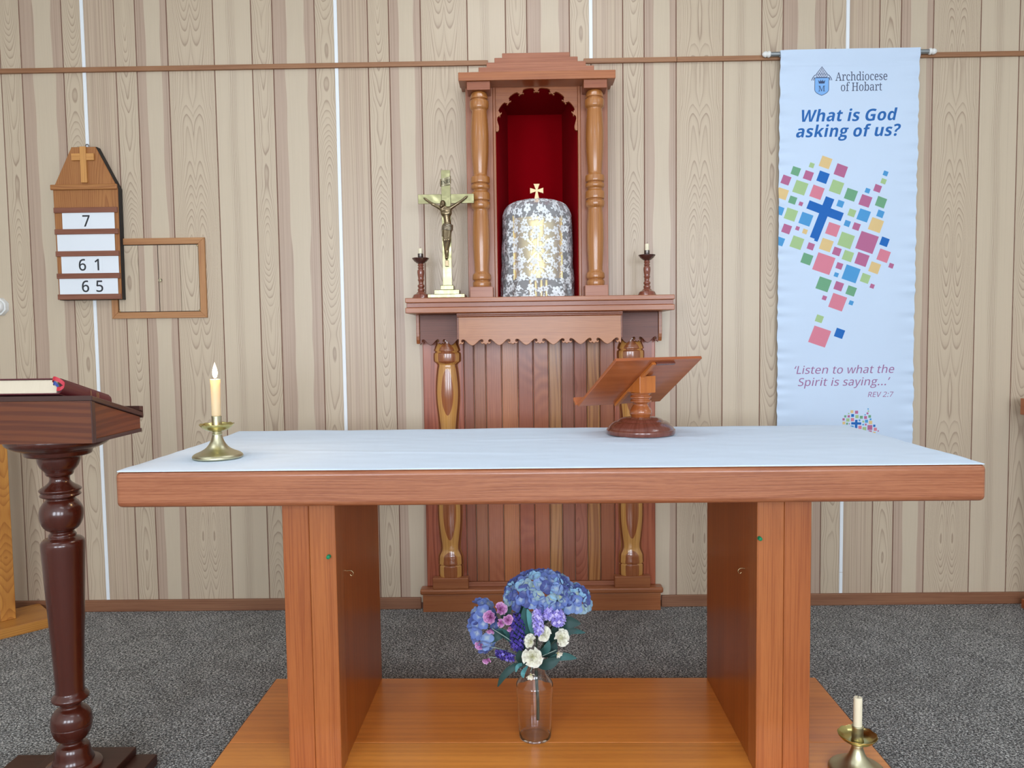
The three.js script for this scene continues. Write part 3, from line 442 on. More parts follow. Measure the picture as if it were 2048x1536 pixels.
// ───────────────────────── candlesticks on the shelf ─────────────────────────
{
  const make = (label, clabel, x, z, h) => {
    const o = thing('wooden_candlestick', label, 'candlestick', [x, 1.504, z], 0, 'turned candlesticks on the shelf');
    part(o, 'base', lathe(smoothProfile([[0, 0], [0, 0.043], [0.003, 0.0445], [0.01, 0.041], [0.018, 0.037], [0.022, 0.035], [0.028, 0.024], [0.036, 0.016], [0.038, 0]], 3), 40), M.turned);
    part(o, 'stem', lathe(smoothProfile([[0.034, 0.013], [0.04, 0.0155], [0.048, 0.016], [0.053, 0.0115], [0.058, 0.0155], [0.066, 0.0155], [0.071, 0.011], [0.086, 0.0125], [0.09, 0.0155], [0.094, 0.013], [0.12, 0.016], [0.135, 0.015], [0.139, 0.011], [0.145, 0.0145], [0.151, 0.011], [0.157, 0.0145], [0.162, 0.012], [0.166, 0.014]], 4), 40), M.turned);
    part(o, 'drip_pan', lathe([[0.164, 0], [0.164, 0.013], [0.168, 0.02], [0.176, 0.03], [0.187, 0.0385], [0.19, 0.0385], [0.187, 0.033], [0.183, 0.02], [0.183, 0]], 40), M.turnedDark);
    part(o, 'socket', lathe([[0.183, 0], [0.183, 0.0125], [0.21, 0.0125], [0.21, 0.011], [0.2, 0.011], [0.2, 0]], 32), M.steel);
    const c = thing('candle_stub', clabel, 'candle', [x, 1.504 + 0.2005, z], 0, 'candle stubs on the shelf');
    part(c, 'wax', lathe([[0, 0], [0, 0.0092], [h - 0.002, 0.0092], [h, 0.0078], [h - 0.002, 0.003], [h - 0.003, 0]], 32), M.wax);
    part(c, 'wick', tube([[0, h - 0.004, 0], [0.0004, h + 0.003, 0], [0.002, h + 0.0075, 0]], 0.0007, 6, 6), M.wick);
  };
  make('small turned wooden candlestick beside the brass crucifix', 'short white candle stub in candlestick beside the crucifix', -0.202, 0.15, 0.034);
  make('small turned wooden candlestick alone at its shelf end', 'short white candle stub in candlestick standing apart from crucifix', 0.836, 0.15, 0.04);
}
// ───────────────────────── brass candlesticks and candles ─────────────────────────
{
  const make = (label, x, y, z, s) => {
    const o = thing('brass_candlestick', label, 'candlestick', [x, y, z]); o.scale.setScalar(s);
    part(o, 'foot', lathe(smoothProfile([[0, 0], [0, 0.0715], [0.004, 0.0735], [0.009, 0.071], [0.013, 0.066], [0.02, 0.05], [0.03, 0.034], [0.045, 0.0225], [0.06, 0.0165], [0.07, 0.0145], [0.073, 0.0155], [0.076, 0.0135], [0.0785, 0.0145], [0.081, 0.009], [0.083, 0]], 4), 56), M.brassDull);
    const sh = []; const pan = lathe(smoothProfile([[0.079, 0], [0.079, 0.01], [0.081, 0.022], [0.087, 0.037], [0.096, 0.047], [0.102, 0.0505], [0.103, 0.05], [0.098, 0.0455], [0.091, 0.037], [0.086, 0.022], [0.085, 0]], 3), 64);
    const p = pan.attributes.position; for (let i = 0; i < p.count; i++) { const a = Math.atan2(p.getZ(i), p.getX(i)), rr = Math.hypot(p.getX(i), p.getZ(i)), k = sm(0.034, 0.05, rr); p.setXYZ(i, p.getX(i) * (1 + 0.012 * k * Math.cos(a * 12)), p.getY(i) + 0.0009 * k * Math.cos(a * 12), p.getZ(i) * (1 + 0.012 * k * Math.cos(a * 12))); } pan.computeVertexNormals();
    part(o, 'drip_pan', pan, M.brass);
    part(o, 'socket', lathe([[0.086, 0], [0.086, 0.0165], [0.09, 0.0148], [0.124, 0.0148], [0.1255, 0.0158], [0.127, 0.0148], [0.127, 0.0118], [0.111, 0.0118], [0.111, 0]], 40), M.brassDull);
    return o;
  };
  make('brass candlestick holding the lit candle on the altar cloth', -0.672, 0.9712, 1.385, 1.0);
  const c = thing('lit_candle', 'cream candle burning with a bright flame in brass candlestick', 'candle', [-0.672, 0.9712 + 0.1115, 1.385]);
  const H = 0.126;
  part(c, 'wax', lathe([[0, 0], [0, 0.0116], [0.004, 0.0116], [0.0172, 0.0116], [0.0176, 0.0136], [0.06, 0.0138], [H - 0.016, 0.0138], [H - 0.006, 0.0148], [H, 0.0146], [H + 0.0005, 0.0125], [H - 0.002, 0.008], [H - 0.003, 0]], 40), M.waxLit);
  part(c, 'wick', tube([[0, H - 0.004, 0], [0.0005, H + 0.003, 0], [0.001, H + 0.008, 0]], 0.0008, 6, 6), M.wick);
  part(c, 'flame', lathe(smoothProfile([[H + 0.003, 0], [H + 0.007, 0.0045], [H + 0.015, 0.007], [H + 0.023, 0.0074], [H + 0.033, 0.0055], [H + 0.042, 0.0028], [H + 0.051, 0]], 5), 32), M.flame, 'bright yellow-white candle flame');
  const pl = new THREE.PointLight(new THREE.Color(1, 0.62, 0.28), 0.12, 0, 2); pl.position.set(0, H + 0.02, 0); pl.castShadow = true; pl.shadow.radius = 0.4; c.add(pl);
  make('brass candlestick standing on the platform beside the altar leg', 1.224, 0.0405, 1.5, 1.08);
  const d = thing('unlit_candle', 'short cream unlit candle in the low brass candlestick', 'candle', [1.224, 0.0405 + 0.1203, 1.5]); const h2 = 0.102;
  part(d, 'wax', lathe([[0, 0], [0, 0.0122], [h2 - 0.002, 0.012], [h2, 0.0105], [h2 - 0.001, 0.004], [h2 - 0.002, 0]], 40), M.wax);
  part(d, 'wick', tube([[0, h2 - 0.003, 0], [0.0004, h2 + 0.003, 0], [0.0018, h2 + 0.006, 0]], 0.0008, 6, 6), M.wick);
}
// ───────────────────────── book stand on the altar ─────────────────────────
{
  const o = thing('book_stand', 'polished timber book stand with tilted board on a turned foot', 'stand', [0.682, 0.9715, 0.938]);
  part(o, 'foot', lathe(smoothProfile([[0, 0], [0, 0.118], [0.004, 0.1215], [0.017, 0.1218], [0.0195, 0.1185], [0.03, 0.112], [0.041, 0.099], [0.046, 0.09], [0.047, 0.083], [0.054, 0.074], [0.059, 0.06], [0.061, 0.046], [0.062, 0.036], [0.062, 0]], 4), 72), M.standBase);
  part(o, 'stem', lathe(smoothProfile([[0.06, 0.034], [0.066, 0.036], [0.074, 0.0395], [0.084, 0.0395], [0.094, 0.034], [0.103, 0.0275], [0.108, 0.0265], [0.112, 0.03], [0.115, 0.0365], [0.12, 0.038], [0.124, 0.034], [0.127, 0.034], [0.131, 0.038], [0.136, 0.038], [0.14, 0.033], [0.143, 0.034], [0.148, 0.0375], [0.15, 0.036]], 4), 56), M.standStem);
  const th = 0.492, ti = 0.62, top = sub(o, 'head');
  const head = new THREE.Group(); // frame: x across, z up-slope horizontally, before turning
  const addH = (name, g, m) => { g.rotateY(th); part(top, name, g, m); };
  // wedge block
  const wy = 0.15, sl = Math.tan(ti), zc = -0.012, yc = 1.172 - 0.971 - 0.008;
  const wb = new THREE.Shape(); wb.moveTo(-0.042, wy); wb.lineTo(0.042, wy); wb.lineTo(0.042, yc + (0.042 - zc) * sl - 0.022); wb.lineTo(-0.042, Math.max(wy + 0.004, yc + (-0.042 - zc) * sl - 0.018)); wb.closePath();
  const wg = extrude(wb, 0.07, 0.002, 'y'); wg.rotateY(-Math.PI / 2).translate(0.035, 0, 0); addH('block', wg, M.standLight);
  const pl = (x0, x1, y0, y1, z0, z1, r, gr) => { const g = box(x0, x1, y0, y1, z0, z1, r, gr); g.rotateX(-ti).translate(0, yc, zc); return g; };
  // board lies in x / slope(z) plane, thickness below
  addH('board', pl(-0.186, 0.186, -0.011, 0, -0.147, 0.147, 0.002, 'x'), M.stand);
  addH('rib', pl(-0.03, -0.014, -0.021, -0.0112, -0.145, 0.132, 0.001, 'z'), M.standLight);
  addH('ledge', pl(-0.19, 0.19, -0.002, 0.03, -0.157, -0.1475, 0.002, 'x'), M.stand);
  addH('cleat', pl(-0.012, 0.07, -0.02, -0.0112, 0.124, 0.134, 0.001, 'x'), M.standBase);
}
// ───────────────────────── lectern and book ─────────────────────────
{
  const LX = -1.098, LZ = 1.485, o = thing('lectern', 'dark polished lectern with sloping desk on a turned column', 'lectern', [LX, 0, LZ]);
  const k = 0.973, fy = (y) => 1.321 + (y - 1.321) * k;
  const col = [[0.045, 0.078], [0.05, 0.08], [0.056, 0.079], [0.06, 0.07], [0.066, 0.058], [0.074, 0.056], [0.085, 0.052], [0.095, 0.044], [0.1, 0.034], [0.105, 0.028], [0.112, 0.029], [0.117, 0.038], [0.124, 0.045], [0.14, 0.053], [0.155, 0.0565], [0.16, 0.0572], [0.1615, 0.0558], [0.163, 0.0572], [0.17, 0.0575], [0.19, 0.055], [0.205, 0.047], [0.212, 0.039], [0.216, 0.033], [0.22, 0.03], [0.227, 0.031], [0.232, 0.034], [0.236, 0.034], [0.238, 0.045], [0.242, 0.051], [0.248, 0.052], [0.254, 0.048], [0.262, 0.0415], [0.27, 0.0398], [0.368, 0.043], [0.531, 0.051], [0.69, 0.0585], [0.715, 0.0598], [0.728, 0.0585], [0.737, 0.051], [0.741, 0.041], [0.744, 0.037], [0.748, 0.038], [0.752, 0.036], [0.757, 0.032], [0.762, 0.0345], [0.768, 0.044], [0.785, 0.0545], [0.811, 0.0597], [0.832, 0.0565], [0.848, 0.0475], [0.857, 0.0395], [0.861, 0.039], [0.865, 0.049], [0.87, 0.0555], [0.876, 0.052], [0.88, 0.053], [0.886, 0.0575], [0.892, 0.052], [0.9, 0.04], [0.908, 0.031], [0.915, 0.0275], [0.926, 0.028], [0.93, 0.035], [0.936, 0.038], [0.94, 0.0385], [0.956, 0.051], [0.975, 0.0575], [0.985, 0.0585], [0.988, 0.07], [0.992, 0.088], [1.0, 0.091], [1.006, 0.094], [1.012, 0.112], [1.02, 0.128], [1.028, 0.137], [1.036, 0.14], [1.042, 0.14]];
  part(o, 'column', lathe(smoothProfile(col.map(([y, r]) => [y < 0.09 ? y + 0.012 : fy(y), r * k]), 3), 64), M.lectern);
  part(o, 'foot', box(-0.245, 0.195, 0.0, 0.034, -0.115, 0.115, 0.003, 'x'), M.lecternTrim); part(o, 'foot', box(-0.115, 0.13, 0.0342, 0.058, -0.115, 0.21, 0.003, 'x'), M.lecternTrim);
  // desk: tall side towards the people, lip on the reader's side
  const d = sub(o, 'desk'), y0 = 1.0495, z0 = -0.13, z1 = 0.135, yn = 1.166, yf = 1.096, X = 0.182;
  const side = [[z0, y0 - 0], [z1, y0], [z1, yn], [z0, yf]];
  const pr = (pts, x0, x1, grain, bev = 0.001) => { const g = extrude(poly(pts.map(([z, y]) => [z, y])), x1 - x0, bev, 'y'); g.rotateY(-Math.PI / 2).translate(x1, 0, 0); return grainUV(g, grain); };
  part(d, 'carcass', pr(side, -X + 0.004, X - 0.004, 'x'), M.lecternFace);
  part(d, 'lid', pr([[z0 - 0.004, yf + 0.0002], [z1 + 0.004, yn + 0.0012], [z1 + 0.004, yn + 0.0145], [z0 - 0.004, yf + 0.0145]], -X - 0.003, X + 0.003, 'x', 0.002), M.lecternTrim);
  part(d, 'lip', pr([[z0 - 0.008, yf - 0.004], [z0 - 0.0045, yf - 0.004], [z0 - 0.0045, yf + 0.0155], [z0 + 0.012, yf + 0.0205], [z0 + 0.012, yf + 0.034], [z0 - 0.008, yf + 0.032]], -X - 0.003, X + 0.003, 'x', 0.0015), M.lecternTrim);
  for (const s of [-1, 1]) {
    const xa = s < 0 ? -X : X - 0.004, xb = xa + 0.004;
    part(d, 'edge_strip', pr([[z1 - 0.014, y0], [z1 + 0.002, y0], [z1 + 0.002, yn], [z1 - 0.014, yn - 0.004]], xa, xb, 'y', 0.0005), M.lecternTrim);
    part(d, 'edge_strip', pr([[z0, y0], [z1 - 0.0142, y0], [z1 - 0.0142, y0 + 0.011], [z0, y0 + 0.011]], xa, xb, 'z', 0.0005), M.lecternTrim);
  }
  // the closed book
  const slope = Math.atan2(yn - yf, z1 - z0), b = thing('missal', 'thick maroon leather-bound book lying closed on the lectern', 'book', [LX, yn + 0.0165, LZ + z1]);
  const inner = (g) => g.rotateX(-slope);
  const L = 0.255, Wd = 0.2, T = 0.046, xs = 0.096, zoff = 0.012;
  const bb = (x0, x1, ya, yb, za, zb, r, gr) => inner(box(x0, x1, ya, yb, za, zb, r, gr).translate(0, 0, 0));
  part(b, 'back_cover', bb(xs - Wd, xs, 0.001, 0.0045, -L + zoff, zoff - 0.004, 0.0015), M.bookCover);
  part(b, 'front_cover', bb(xs - Wd, xs, T - 0.0035, T, -L + zoff, zoff - 0.004, 0.0015), M.bookCover);
  part(b, 'page_block', bb(xs - Wd + 0.004, xs - 0.009, 0.0047, T - 0.0037, -L + zoff + 0.004, zoff - 0.008, 0.002), std({ color: '#cfc2ab', roughness: 0.9, bumpMap: woodMap.fine, bumpScale: 0.0004 }));
  const sp = new THREE.Shape(); sp.moveTo(xs - 0.008, 0.001); sp.quadraticCurveTo(xs + 0.009, 0.002, xs + 0.01, T / 2); sp.quadraticCurveTo(xs + 0.009, T - 0.001, xs - 0.008, T); sp.lineTo(xs - 0.008, T - 0.004); sp.quadraticCurveTo(xs + 0.003, T - 0.006, xs + 0.004, T / 2); sp.quadraticCurveTo(xs + 0.003, 0.005, xs - 0.008, 0.0045); sp.closePath();
  const sg = extrude(sp, L - 0.004, 0.0008, 'z'); sg.translate(0, 0, -L + zoff); const spine = part(b, 'spine', inner(sg), M.bookCover);
  for (const z of [-0.128, -0.16, -0.168]) part(spine, 'gilt_band', inner(tube([[xs + 0.0085, 0.008, z], [xs + 0.0105, T / 2, z], [xs + 0.0085, T - 0.008, z]], 0.0006, 10, 6)), M.gilt);
  const rib = (pts, w, mat) => { const c = new THREE.CatmullRomCurve3(pts.map((p) => V3(...p))), P = [], I = [], n = 24; for (let i = 0; i <= n; i++) { const q = c.getPoint(i / n); P.push(q.x, q.y - w / 2, q.z, q.x + 0.001, q.y + w / 2, q.z); if (i) I.push(2 * i - 2, 2 * i - 1, 2 * i, 2 * i - 1, 2 * i + 1, 2 * i); } const g = new THREE.BufferGeometry(); g.setAttribute('position', new THREE.BufferAttribute(new Float32Array(P), 3)); g.setIndex(I); g.computeVertexNormals(); return part(b, 'ribbon', inner(g), mat); };
  rib([[xs - 0.02, 0.036, zoff - 0.012], [xs - 0.014, 0.041, zoff + 0.008], [xs - 0.004, 0.041, zoff + 0.014], [xs + 0.01, 0.034, zoff + 0.01], [xs + 0.018, 0.024, zoff + 0.004], [xs + 0.01, 0.014, zoff + 0.008], [xs - 0.001, 0.014, zoff + 0.006]], 0.011, M.ribbonRed);
  rib([[xs - 0.02, 0.03, zoff - 0.012], [xs - 0.012, 0.031, zoff + 0.006], [xs - 0.004, 0.028, zoff + 0.01], [xs + 0.002, 0.02, zoff + 0.004]], 0.009, M.ribbonBlue);
}
// ───────────────────────── hymn board with its number cards ─────────────────────────
{
  const o = thing('hymn_board', 'brown wooden hymn board with slanted top and pale cross', 'board', [-1.797, 1.532, 0.002]);
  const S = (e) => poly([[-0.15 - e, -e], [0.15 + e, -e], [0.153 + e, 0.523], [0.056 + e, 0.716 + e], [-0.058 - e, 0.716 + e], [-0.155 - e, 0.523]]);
  part(o, 'backing', extrude(S(0.0015), 0.034, 0.001), M.black);  // black sides: dark edge of the board with its side shadow in the colour
  part(o, 'face', extrude(S(0), 0.0075, 0.002).translate(0, 0, 0.0342), M.hymn);
  part(o, 'header_rail', box(-0.162, 0.155, 0.516, 0.541, 0.042, 0.053, 0.004, 'x'), M.hymn);
  for (const y of [0.421, 0.32, 0.2165, 0.1115, 0.013]) part(o, 'rail', box(-0.151, 0.151, y - 0.0125, y + 0.0125, 0.042, 0.052, 0.002, 'x'), M.hymnRail);
  const cr = sub(o, 'cross', 'pale wooden cross'); part(cr, 'upright', box(-0.0135, 0.0155, 0.548, 0.716, 0.042, 0.052, 0.0015), M.hymnCross); part(cr, 'arm', box(-0.055, -0.0137, 0.652, 0.684, 0.042, 0.052, 0.0015, 'x'), M.hymnCross); part(cr, 'arm', box(0.0157, 0.052, 0.652, 0.684, 0.042, 0.052, 0.0015, 'x'), M.hymnCross);
  part(o, 'hanger', new THREE.TorusGeometry(0.008, 0.0022, 8, 24).translate(0.006, 0.725, 0.02), M.steel);
  const card = (x0, x1, y0, y1, glyphs, label, gap) => {
    const W = x1 - x0, H = y1 - y0, cv = document.createElement('canvas'); cv.width = 1024; cv.height = Math.round(1024 * H / W); const x = cv.getContext('2d'), s = 1024 / W; x.fillStyle = '#e3e9ef'; x.fillRect(0, 0, cv.width, cv.height); x.fillStyle = '#23262c'; x.textAlign = 'center'; x.textBaseline = 'alphabetic'; x.font = `${Math.round(0.073 * s)}px sans-serif`;
    for (const [t, cx] of glyphs) { x.strokeStyle = '#cfd5db'; x.lineWidth = 2; x.strokeRect((cx - x0 - 0.022) * s, 0, 0.044 * s, cv.height); x.fillText(t, (cx - x0) * s, (H / 2 + 0.026) * s); x.strokeStyle = '#23262c'; x.lineWidth = 6; x.strokeText(t, (cx - x0) * s, (H / 2 + 0.026) * s); }
    const tx = new THREE.CanvasTexture(cv); tx.colorSpace = THREE.SRGBColorSpace;
    const g = new THREE.PlaneGeometry(W, H, 24, 4), p = g.attributes.position; for (let i = 0; i < p.count; i++) { const u = p.getX(i) / W; p.setZ(i, 0.0022 + 0.003 * (0.25 - u * u) * (1 - (2 * p.getY(i) / H) ** 2 * 0.3)); } g.computeVertexNormals();
    one('number_card', g, std({ map: tx, roughness: 0.5, side: THREE.DoubleSide }), label, 'card', [-1.797 + (x0 + x1) / 2, 1.532 + (y0 + y1) / 2, 0.046], 'number cards in the hymn board');
  };
  card(-0.114, 0.135, 0.329, 0.412, [['7', 0.0]], 'white card reading seven in the topmost slot of the hymn board');
  card(-0.143, 0.132, 0.226, 0.311, [], 'blank white card in the hymn board');
  card(-0.128, 0.146, 0.121, 0.207, [['6', -0.028], ['1', 0.046]], 'white card reading sixty-one, just under the blank card');
  card(-0.142, 0.138, 0.0225, 0.102, [['6', -0.018], ['5', 0.05]], 'white card reading sixty-five in the lowest slot of the hymn board');
}
// ───────────────────────── wall cupboard ─────────────────────────
{
  const o = thing('wall_cupboard', 'small wall cupboard with panelled double doors and timber frame', 'cupboard', [-1.483, 1.44, 0.0005]);
  const x0 = -0.23, x1 = 0.229, h = 0.382, w = 0.03;
  const mitre = (pts) => extrude(poly(pts), 0.013, 0.0015, 'y');
  const fr = sub(o, 'frame');
  part(fr, 'frame_piece', grainUV(mitre([[x0, 0], [x1, 0], [x1 - w, w], [x0 + w, w]]), 'x'), M.frame); part(fr, 'frame_piece', grainUV(mitre([[x0, h], [x0 + w, h - w], [x1 - w, h - w], [x1, h]]), 'x'), M.frame);
  part(fr, 'frame_piece', mitre([[x0, 0], [x0 + w, w], [x0 + w, h - w], [x0, h]]), M.frame); part(fr, 'frame_piece', mitre([[x1, 0], [x1, h], [x1 - w, h - w], [x1 - w, w]]), M.frame);
  part(o, 'reveal', box(x0 + w - 0.001, x1 - w + 0.001, w - 0.001, h - w + 0.001, 0, 0.001, 0), M.black);
  const pk = (dr, a, b, k) => { const g = board(a + 0.0008, b - 0.0008, w + 0.003, h - w - 0.003, 0.0012, 0.0065, 0.001), p = g.attributes.position, q = new Float32Array(p.count * 2); for (let i = 0; i < p.count; i++) { q[i * 2] = (p.getX(i) - a) / (b - a) * 0.9 + 0.05; q[i * 2 + 1] = (p.getY(i) + 1.1) / 2.7; } g.setAttribute('uv', new THREE.BufferAttribute(q, 2)); part(dr, 'plank', g, M.plank[k]); };
  const d1 = sub(o, 'door'), d2 = sub(o, 'door');
  pk(d1, x0 + w + 0.003, -0.095, 7); pk(d1, -0.095, -0.001, 6); pk(d2, 0.001, 0.106, 0); pk(d2, 0.106, x1 - w - 0.003, 5);
  part(d2, 'keyhole', lathe([[0, 0], [0, 0.005], [0.003, 0.005], [0.004, 0.003], [0.004, 0]], 20).rotateX(Math.PI / 2).translate(0.012, 0.183, 0.0066), M.steel); part(d2, 'key', join([box(0.0105, 0.0135, 0.172, 0.19, 0.0107, 0.018, 0.001), new THREE.TorusGeometry(0.006, 0.0015, 6, 16).translate(0.012, 0.18, 0.02)]), M.brassDull);
  for (const [a, b] of [[x0 + w + 0.006, w + 0.006], [x1 - w - 0.006, w + 0.006], [x1 - w - 0.006, h - w - 0.006]]) part(o, 'screw', lathe([[0, 0], [0, 0.005], [0.002, 0.004], [0.003, 0]], 14).rotateX(Math.PI / 2).translate(a, b, 0.0066), M.screw);
}
// ───────────────────────── banner ─────────────────────────
{
  const o = thing('wall_banner', 'tall white banner printed with coloured squares and blue cross', 'banner', [1.797, 2.624, 0.03]);
  const W = 0.644, H = 1.98, cv = document.createElement('canvas'); cv.width = 1024; cv.height = 2048; const x = cv.getContext('2d'); x.fillStyle = '#c8daef'; x.fillRect(0, 0, 1024, 2048);
  x.scale(1024 / 644, 2048 / 1980);
  const C = { Y: '#dcbf86', G: '#6ba37e', L: '#a3c28a', M: '#b3668e', P: '#d57f92', B: '#1466b8', S: '#4a97cf' };
  const SQ = '215,515,50,Y 287,553,53,M 151,527,22,L 78,552,38,G 136,574,40,M 204,583,49,B 33,592,40,M 100,629,58,L 268,629,56,L 177,652,56,P 335,666,51,G 495,570,22,S 486,606,24,L 458,639,33,M 411,649,22,S 402,696,50,M 475,703,46,G 17,655,49,Y 65,686,34,G 103,704,18,M 287,707,30,S 341,750,33,L 395,763,52,S 473,757,32,S 57,753,53,L 127,776,55,S 3,733,38,S 320,799,27,S 363,814,32,M 453,809,59,Y 253,826,56,P 37,820,40,M 88,818,18,M 123,833,22,Y 7,877,38,S 86,885,54,L 151,903,31,M 223,898,54,Y 315,878,65,L 413,889,85,M 495,887,39,B 272,929,36,M 324,951,46,L 390,968,56,M 492,952,54,P 133,962,48,G 212,985,84,P 284,997,29,M 270,1038,20,S 339,1035,70,S 450,1008,48,Y 529,999,22,M 212,1082,59,G 282,1092,39,M 406,1057,41,L 439,1094,20,M 340,1115,42,G 278,1167,69,P 216,1146,20,M 341,1171,20,S 194,1244,33,L 197,1328,82,P 289,1314,42,B 177,871,17,B'.split(' ').map((q) => q.split(','));
  const map = (a) => {
    for (const [u, v, s, c] of SQ) { x.save(); x.translate(+u, +v); x.rotate(0.35 + a); x.fillStyle = C[c]; x.fillRect(-s / 2, -s / 2, +s, +s); x.restore(); }
    x.fillStyle = '#0f62b4'; x.save(); x.translate(216, 738); x.rotate(0.37 + a); x.fillRect(-86, -20, 172, 40); x.fillRect(-21, -64, 42, 202); x.restore();
  };
  map(0);
  x.save(); x.translate(374, 1744); x.scale(0.27, 0.27); x.rotate(-0.35); x.translate(-216, -738); map(0); x.restore();
  const text = (t, x0, x1, y, font, color, slant = 0) => { x.save(); x.font = font; x.fillStyle = color; const w = x.measureText(t).width; x.transform((x1 - x0) / w, 0, -slant, 1, x0, y); x.fillText(t, 0, 0); x.restore(); };
  text('Archdiocese', 257, 499, 141, '53px serif', '#3d4560'); text('of Hobart', 281, 474, 189, '53px serif', '#3d4560');
  text('What is God', 92, 540, 325, 'bold 76px sans-serif', '#1d62aa', 0.2); text('asking of us?', 72, 556, 397, 'bold 76px sans-serif', '#1d62aa', 0.2);
  text('\u2018Listen to what the', 74, 549, 1505, '52px sans-serif', '#9a6a97', 0.2); text('Spirit is saying\u2026\u2019', 94, 525, 1563, '52px sans-serif', '#9a6a97', 0.2); text('REV 2:7', 424, 545, 1618, '34px sans-serif', '#9a6a97', 0.2);
  // arms: blue shield under a latticed mitre with tassels
  x.lineWidth = 2.2; x.strokeStyle = '#39486b'; x.fillStyle = '#7fb2ea'; x.beginPath(); x.moveTo(162, 126); x.lineTo(227, 126); x.lineTo(227, 180); x.quadraticCurveTo(226, 196, 195, 206); x.quadraticCurveTo(163, 196, 162, 180); x.closePath(); x.fill(); x.stroke();
  x.fillStyle = '#c2cde0'; x.beginPath(); x.moveTo(194, 77); x.lineTo(219, 108); x.lineTo(219, 124); x.lineTo(169, 124); x.lineTo(169, 108); x.closePath(); x.fill(); x.stroke();
  x.lineWidth = 1.5; for (let k = 0; k < 4; k++) { x.beginPath(); x.moveTo(194 - 6 * k - 3, 84 + 8 * k); x.lineTo(215 - 10 * k, 122); x.stroke(); x.beginPath(); x.moveTo(194 + 6 * k + 3, 84 + 8 * k); x.lineTo(173 + 10 * k, 122); x.stroke(); } x.beginPath(); x.moveTo(170, 109); x.lineTo(218, 109); x.stroke();
  x.lineWidth = 3; for (const s of [-1, 1]) { x.beginPath(); x.moveTo(194 + s * 28, 112); x.quadraticCurveTo(194 + s * 40, 118, 194 + s * 47, 138); x.stroke(); x.beginPath(); x.moveTo(194 + s * 34, 124); x.lineTo(194 + s * 39, 138); x.stroke(); }
  x.fillStyle = '#39486b'; x.beginPath(); x.moveTo(181, 152); x.lineTo(178, 136); x.lineTo(186, 144); x.lineTo(189, 134); x.lineTo(194, 143); x.lineTo(199, 134); x.lineTo(202, 144); x.lineTo(210, 136); x.lineTo(207, 152); x.closePath(); x.fill();
  x.font = '36px serif'; x.textAlign = 'center'; x.fillText('M', 194.5, 188);
  const tx = new THREE.CanvasTexture(cv); tx.colorSpace = THREE.SRGBColorSpace;
  const nx = 48, ny = 400, mk = (dz, flip) => { const g = new THREE.PlaneGeometry(W, H, nx, ny), p = g.attributes.position; for (let i = 0; i < p.count; i++) { const u = p.getX(i) / W, v = 0.5 - p.getY(i) / H, e = Math.pow(Math.abs(u) * 2, 6), z = 0.007 * e * n1(v * 34, u > 0 ? 3 : 9) + 0.0016 * Math.exp(-(((v - 0.0345) / 0.0016) ** 2)) + 0.006 * Math.sin(u * 5 + 1) * sm(0.1, 0.6, v) + 0.0035 * n2(u * 3, v * 3.5) * sm(0.03, 0.15, v) + 0.003 * sm(0.075, 0.02, v) * Math.sin(u * 26 + v * 60) * 0.35; p.setXYZ(i, p.getX(i) + 0.0016 * e * n2(v * 14, u), p.getY(i) - H / 2 + 0.014, z + 0.012 * sm(0.05, 0, v) + dz); } g.computeVertexNormals(); return g; };
  part(o, 'cloth', mk(0.004), std({ map: tx, roughness: 0.75, side: THREE.DoubleSide }));
  part(o, 'hem', grainUV(new THREE.CylinderGeometry(0.0135, 0.0135, W, 24).rotateZ(Math.PI / 2).translate(0, 0, 0.0), 'x'), std({ color: '#c8daef', roughness: 0.75 }));
  part(o, 'rod', new THREE.CylinderGeometry(0.0105, 0.0105, 0.74, 24).rotateZ(Math.PI / 2), M.rod);
  for (const s of [-1, 1]) part(o, 'finial', lathe(smoothProfile([[0.366, 0], [0.366, 0.0115], [0.37, 0.0145], [0.376, 0.0145], [0.379, 0.011], [0.382, 0.011], [0.386, 0.0138], [0.392, 0.013], [0.4, 0.0085], [0.405, 0]], 4), 28).rotateZ(-s * Math.PI / 2), M.plastic);
}
// ───────────────────────── things at the edges ─────────────────────────
{
  const o = thing('oak_stand', 'honey-coloured oak stand with square post and slab base', 'stand', [-2.199, 0, 0.262], 0.806);
  part(o, 'base', box(-0.225, 0.225, 0, 0.045, -0.1375, 0.1375, 0.003, 'x'), M.oak);
  part(o, 'post', box(0.03, 0.091, 0.045, 0.96, -0.075, 0.0245, 0.003), M.oak); part(o, 'post', box(-0.12, -0.06, 0.045, 0.96, -0.075, 0.0245, 0.003), M.oak); part(o, 'cap', box(-0.15, 0.1, 0.96, 0.985, -0.1, 0.06, 0.003, 'x'), M.oak);
  const t = thing('side_table', 'reddish timber side table standing against the panelled wall', 'table', [2.9, 0, 0.28]);
  part(t, 'tabletop', box(-0.318, 0.35, 0.934, 1.011, -0.18, 0.2, 0.004, 'x'), M.stand); for (const s of [-1, 1]) { part(t, 'leg', box(s * 0.23 - 0.03, s * 0.23 + 0.03, 0.045, 0.934, -0.03, 0.03, 0.003), M.stand); part(t, 'foot', box(s * 0.23 - 0.035, s * 0.23 + 0.035, 0, 0.045, -0.215, 0.2, 0.003, 'z'), M.stand); }
  const d = thing('wall_dial', 'white plastic round dial mounted on the panelled wall', 'dial', [-2.262, 1.505, 0.0005]);
  part(d, 'plate', new THREE.CylinderGeometry(0.042, 0.046, 0.02, 8).rotateX(Math.PI / 2).rotateZ(Math.PI / 8).translate(0, 0, 0.01), M.plastic); part(d, 'knob', lathe(smoothProfile([[0, 0], [0, 0.032], [0.012, 0.031], [0.018, 0.026], [0.02, 0]], 4), 32).rotateX(Math.PI / 2).translate(0, 0, 0.0202), M.plastic);
}
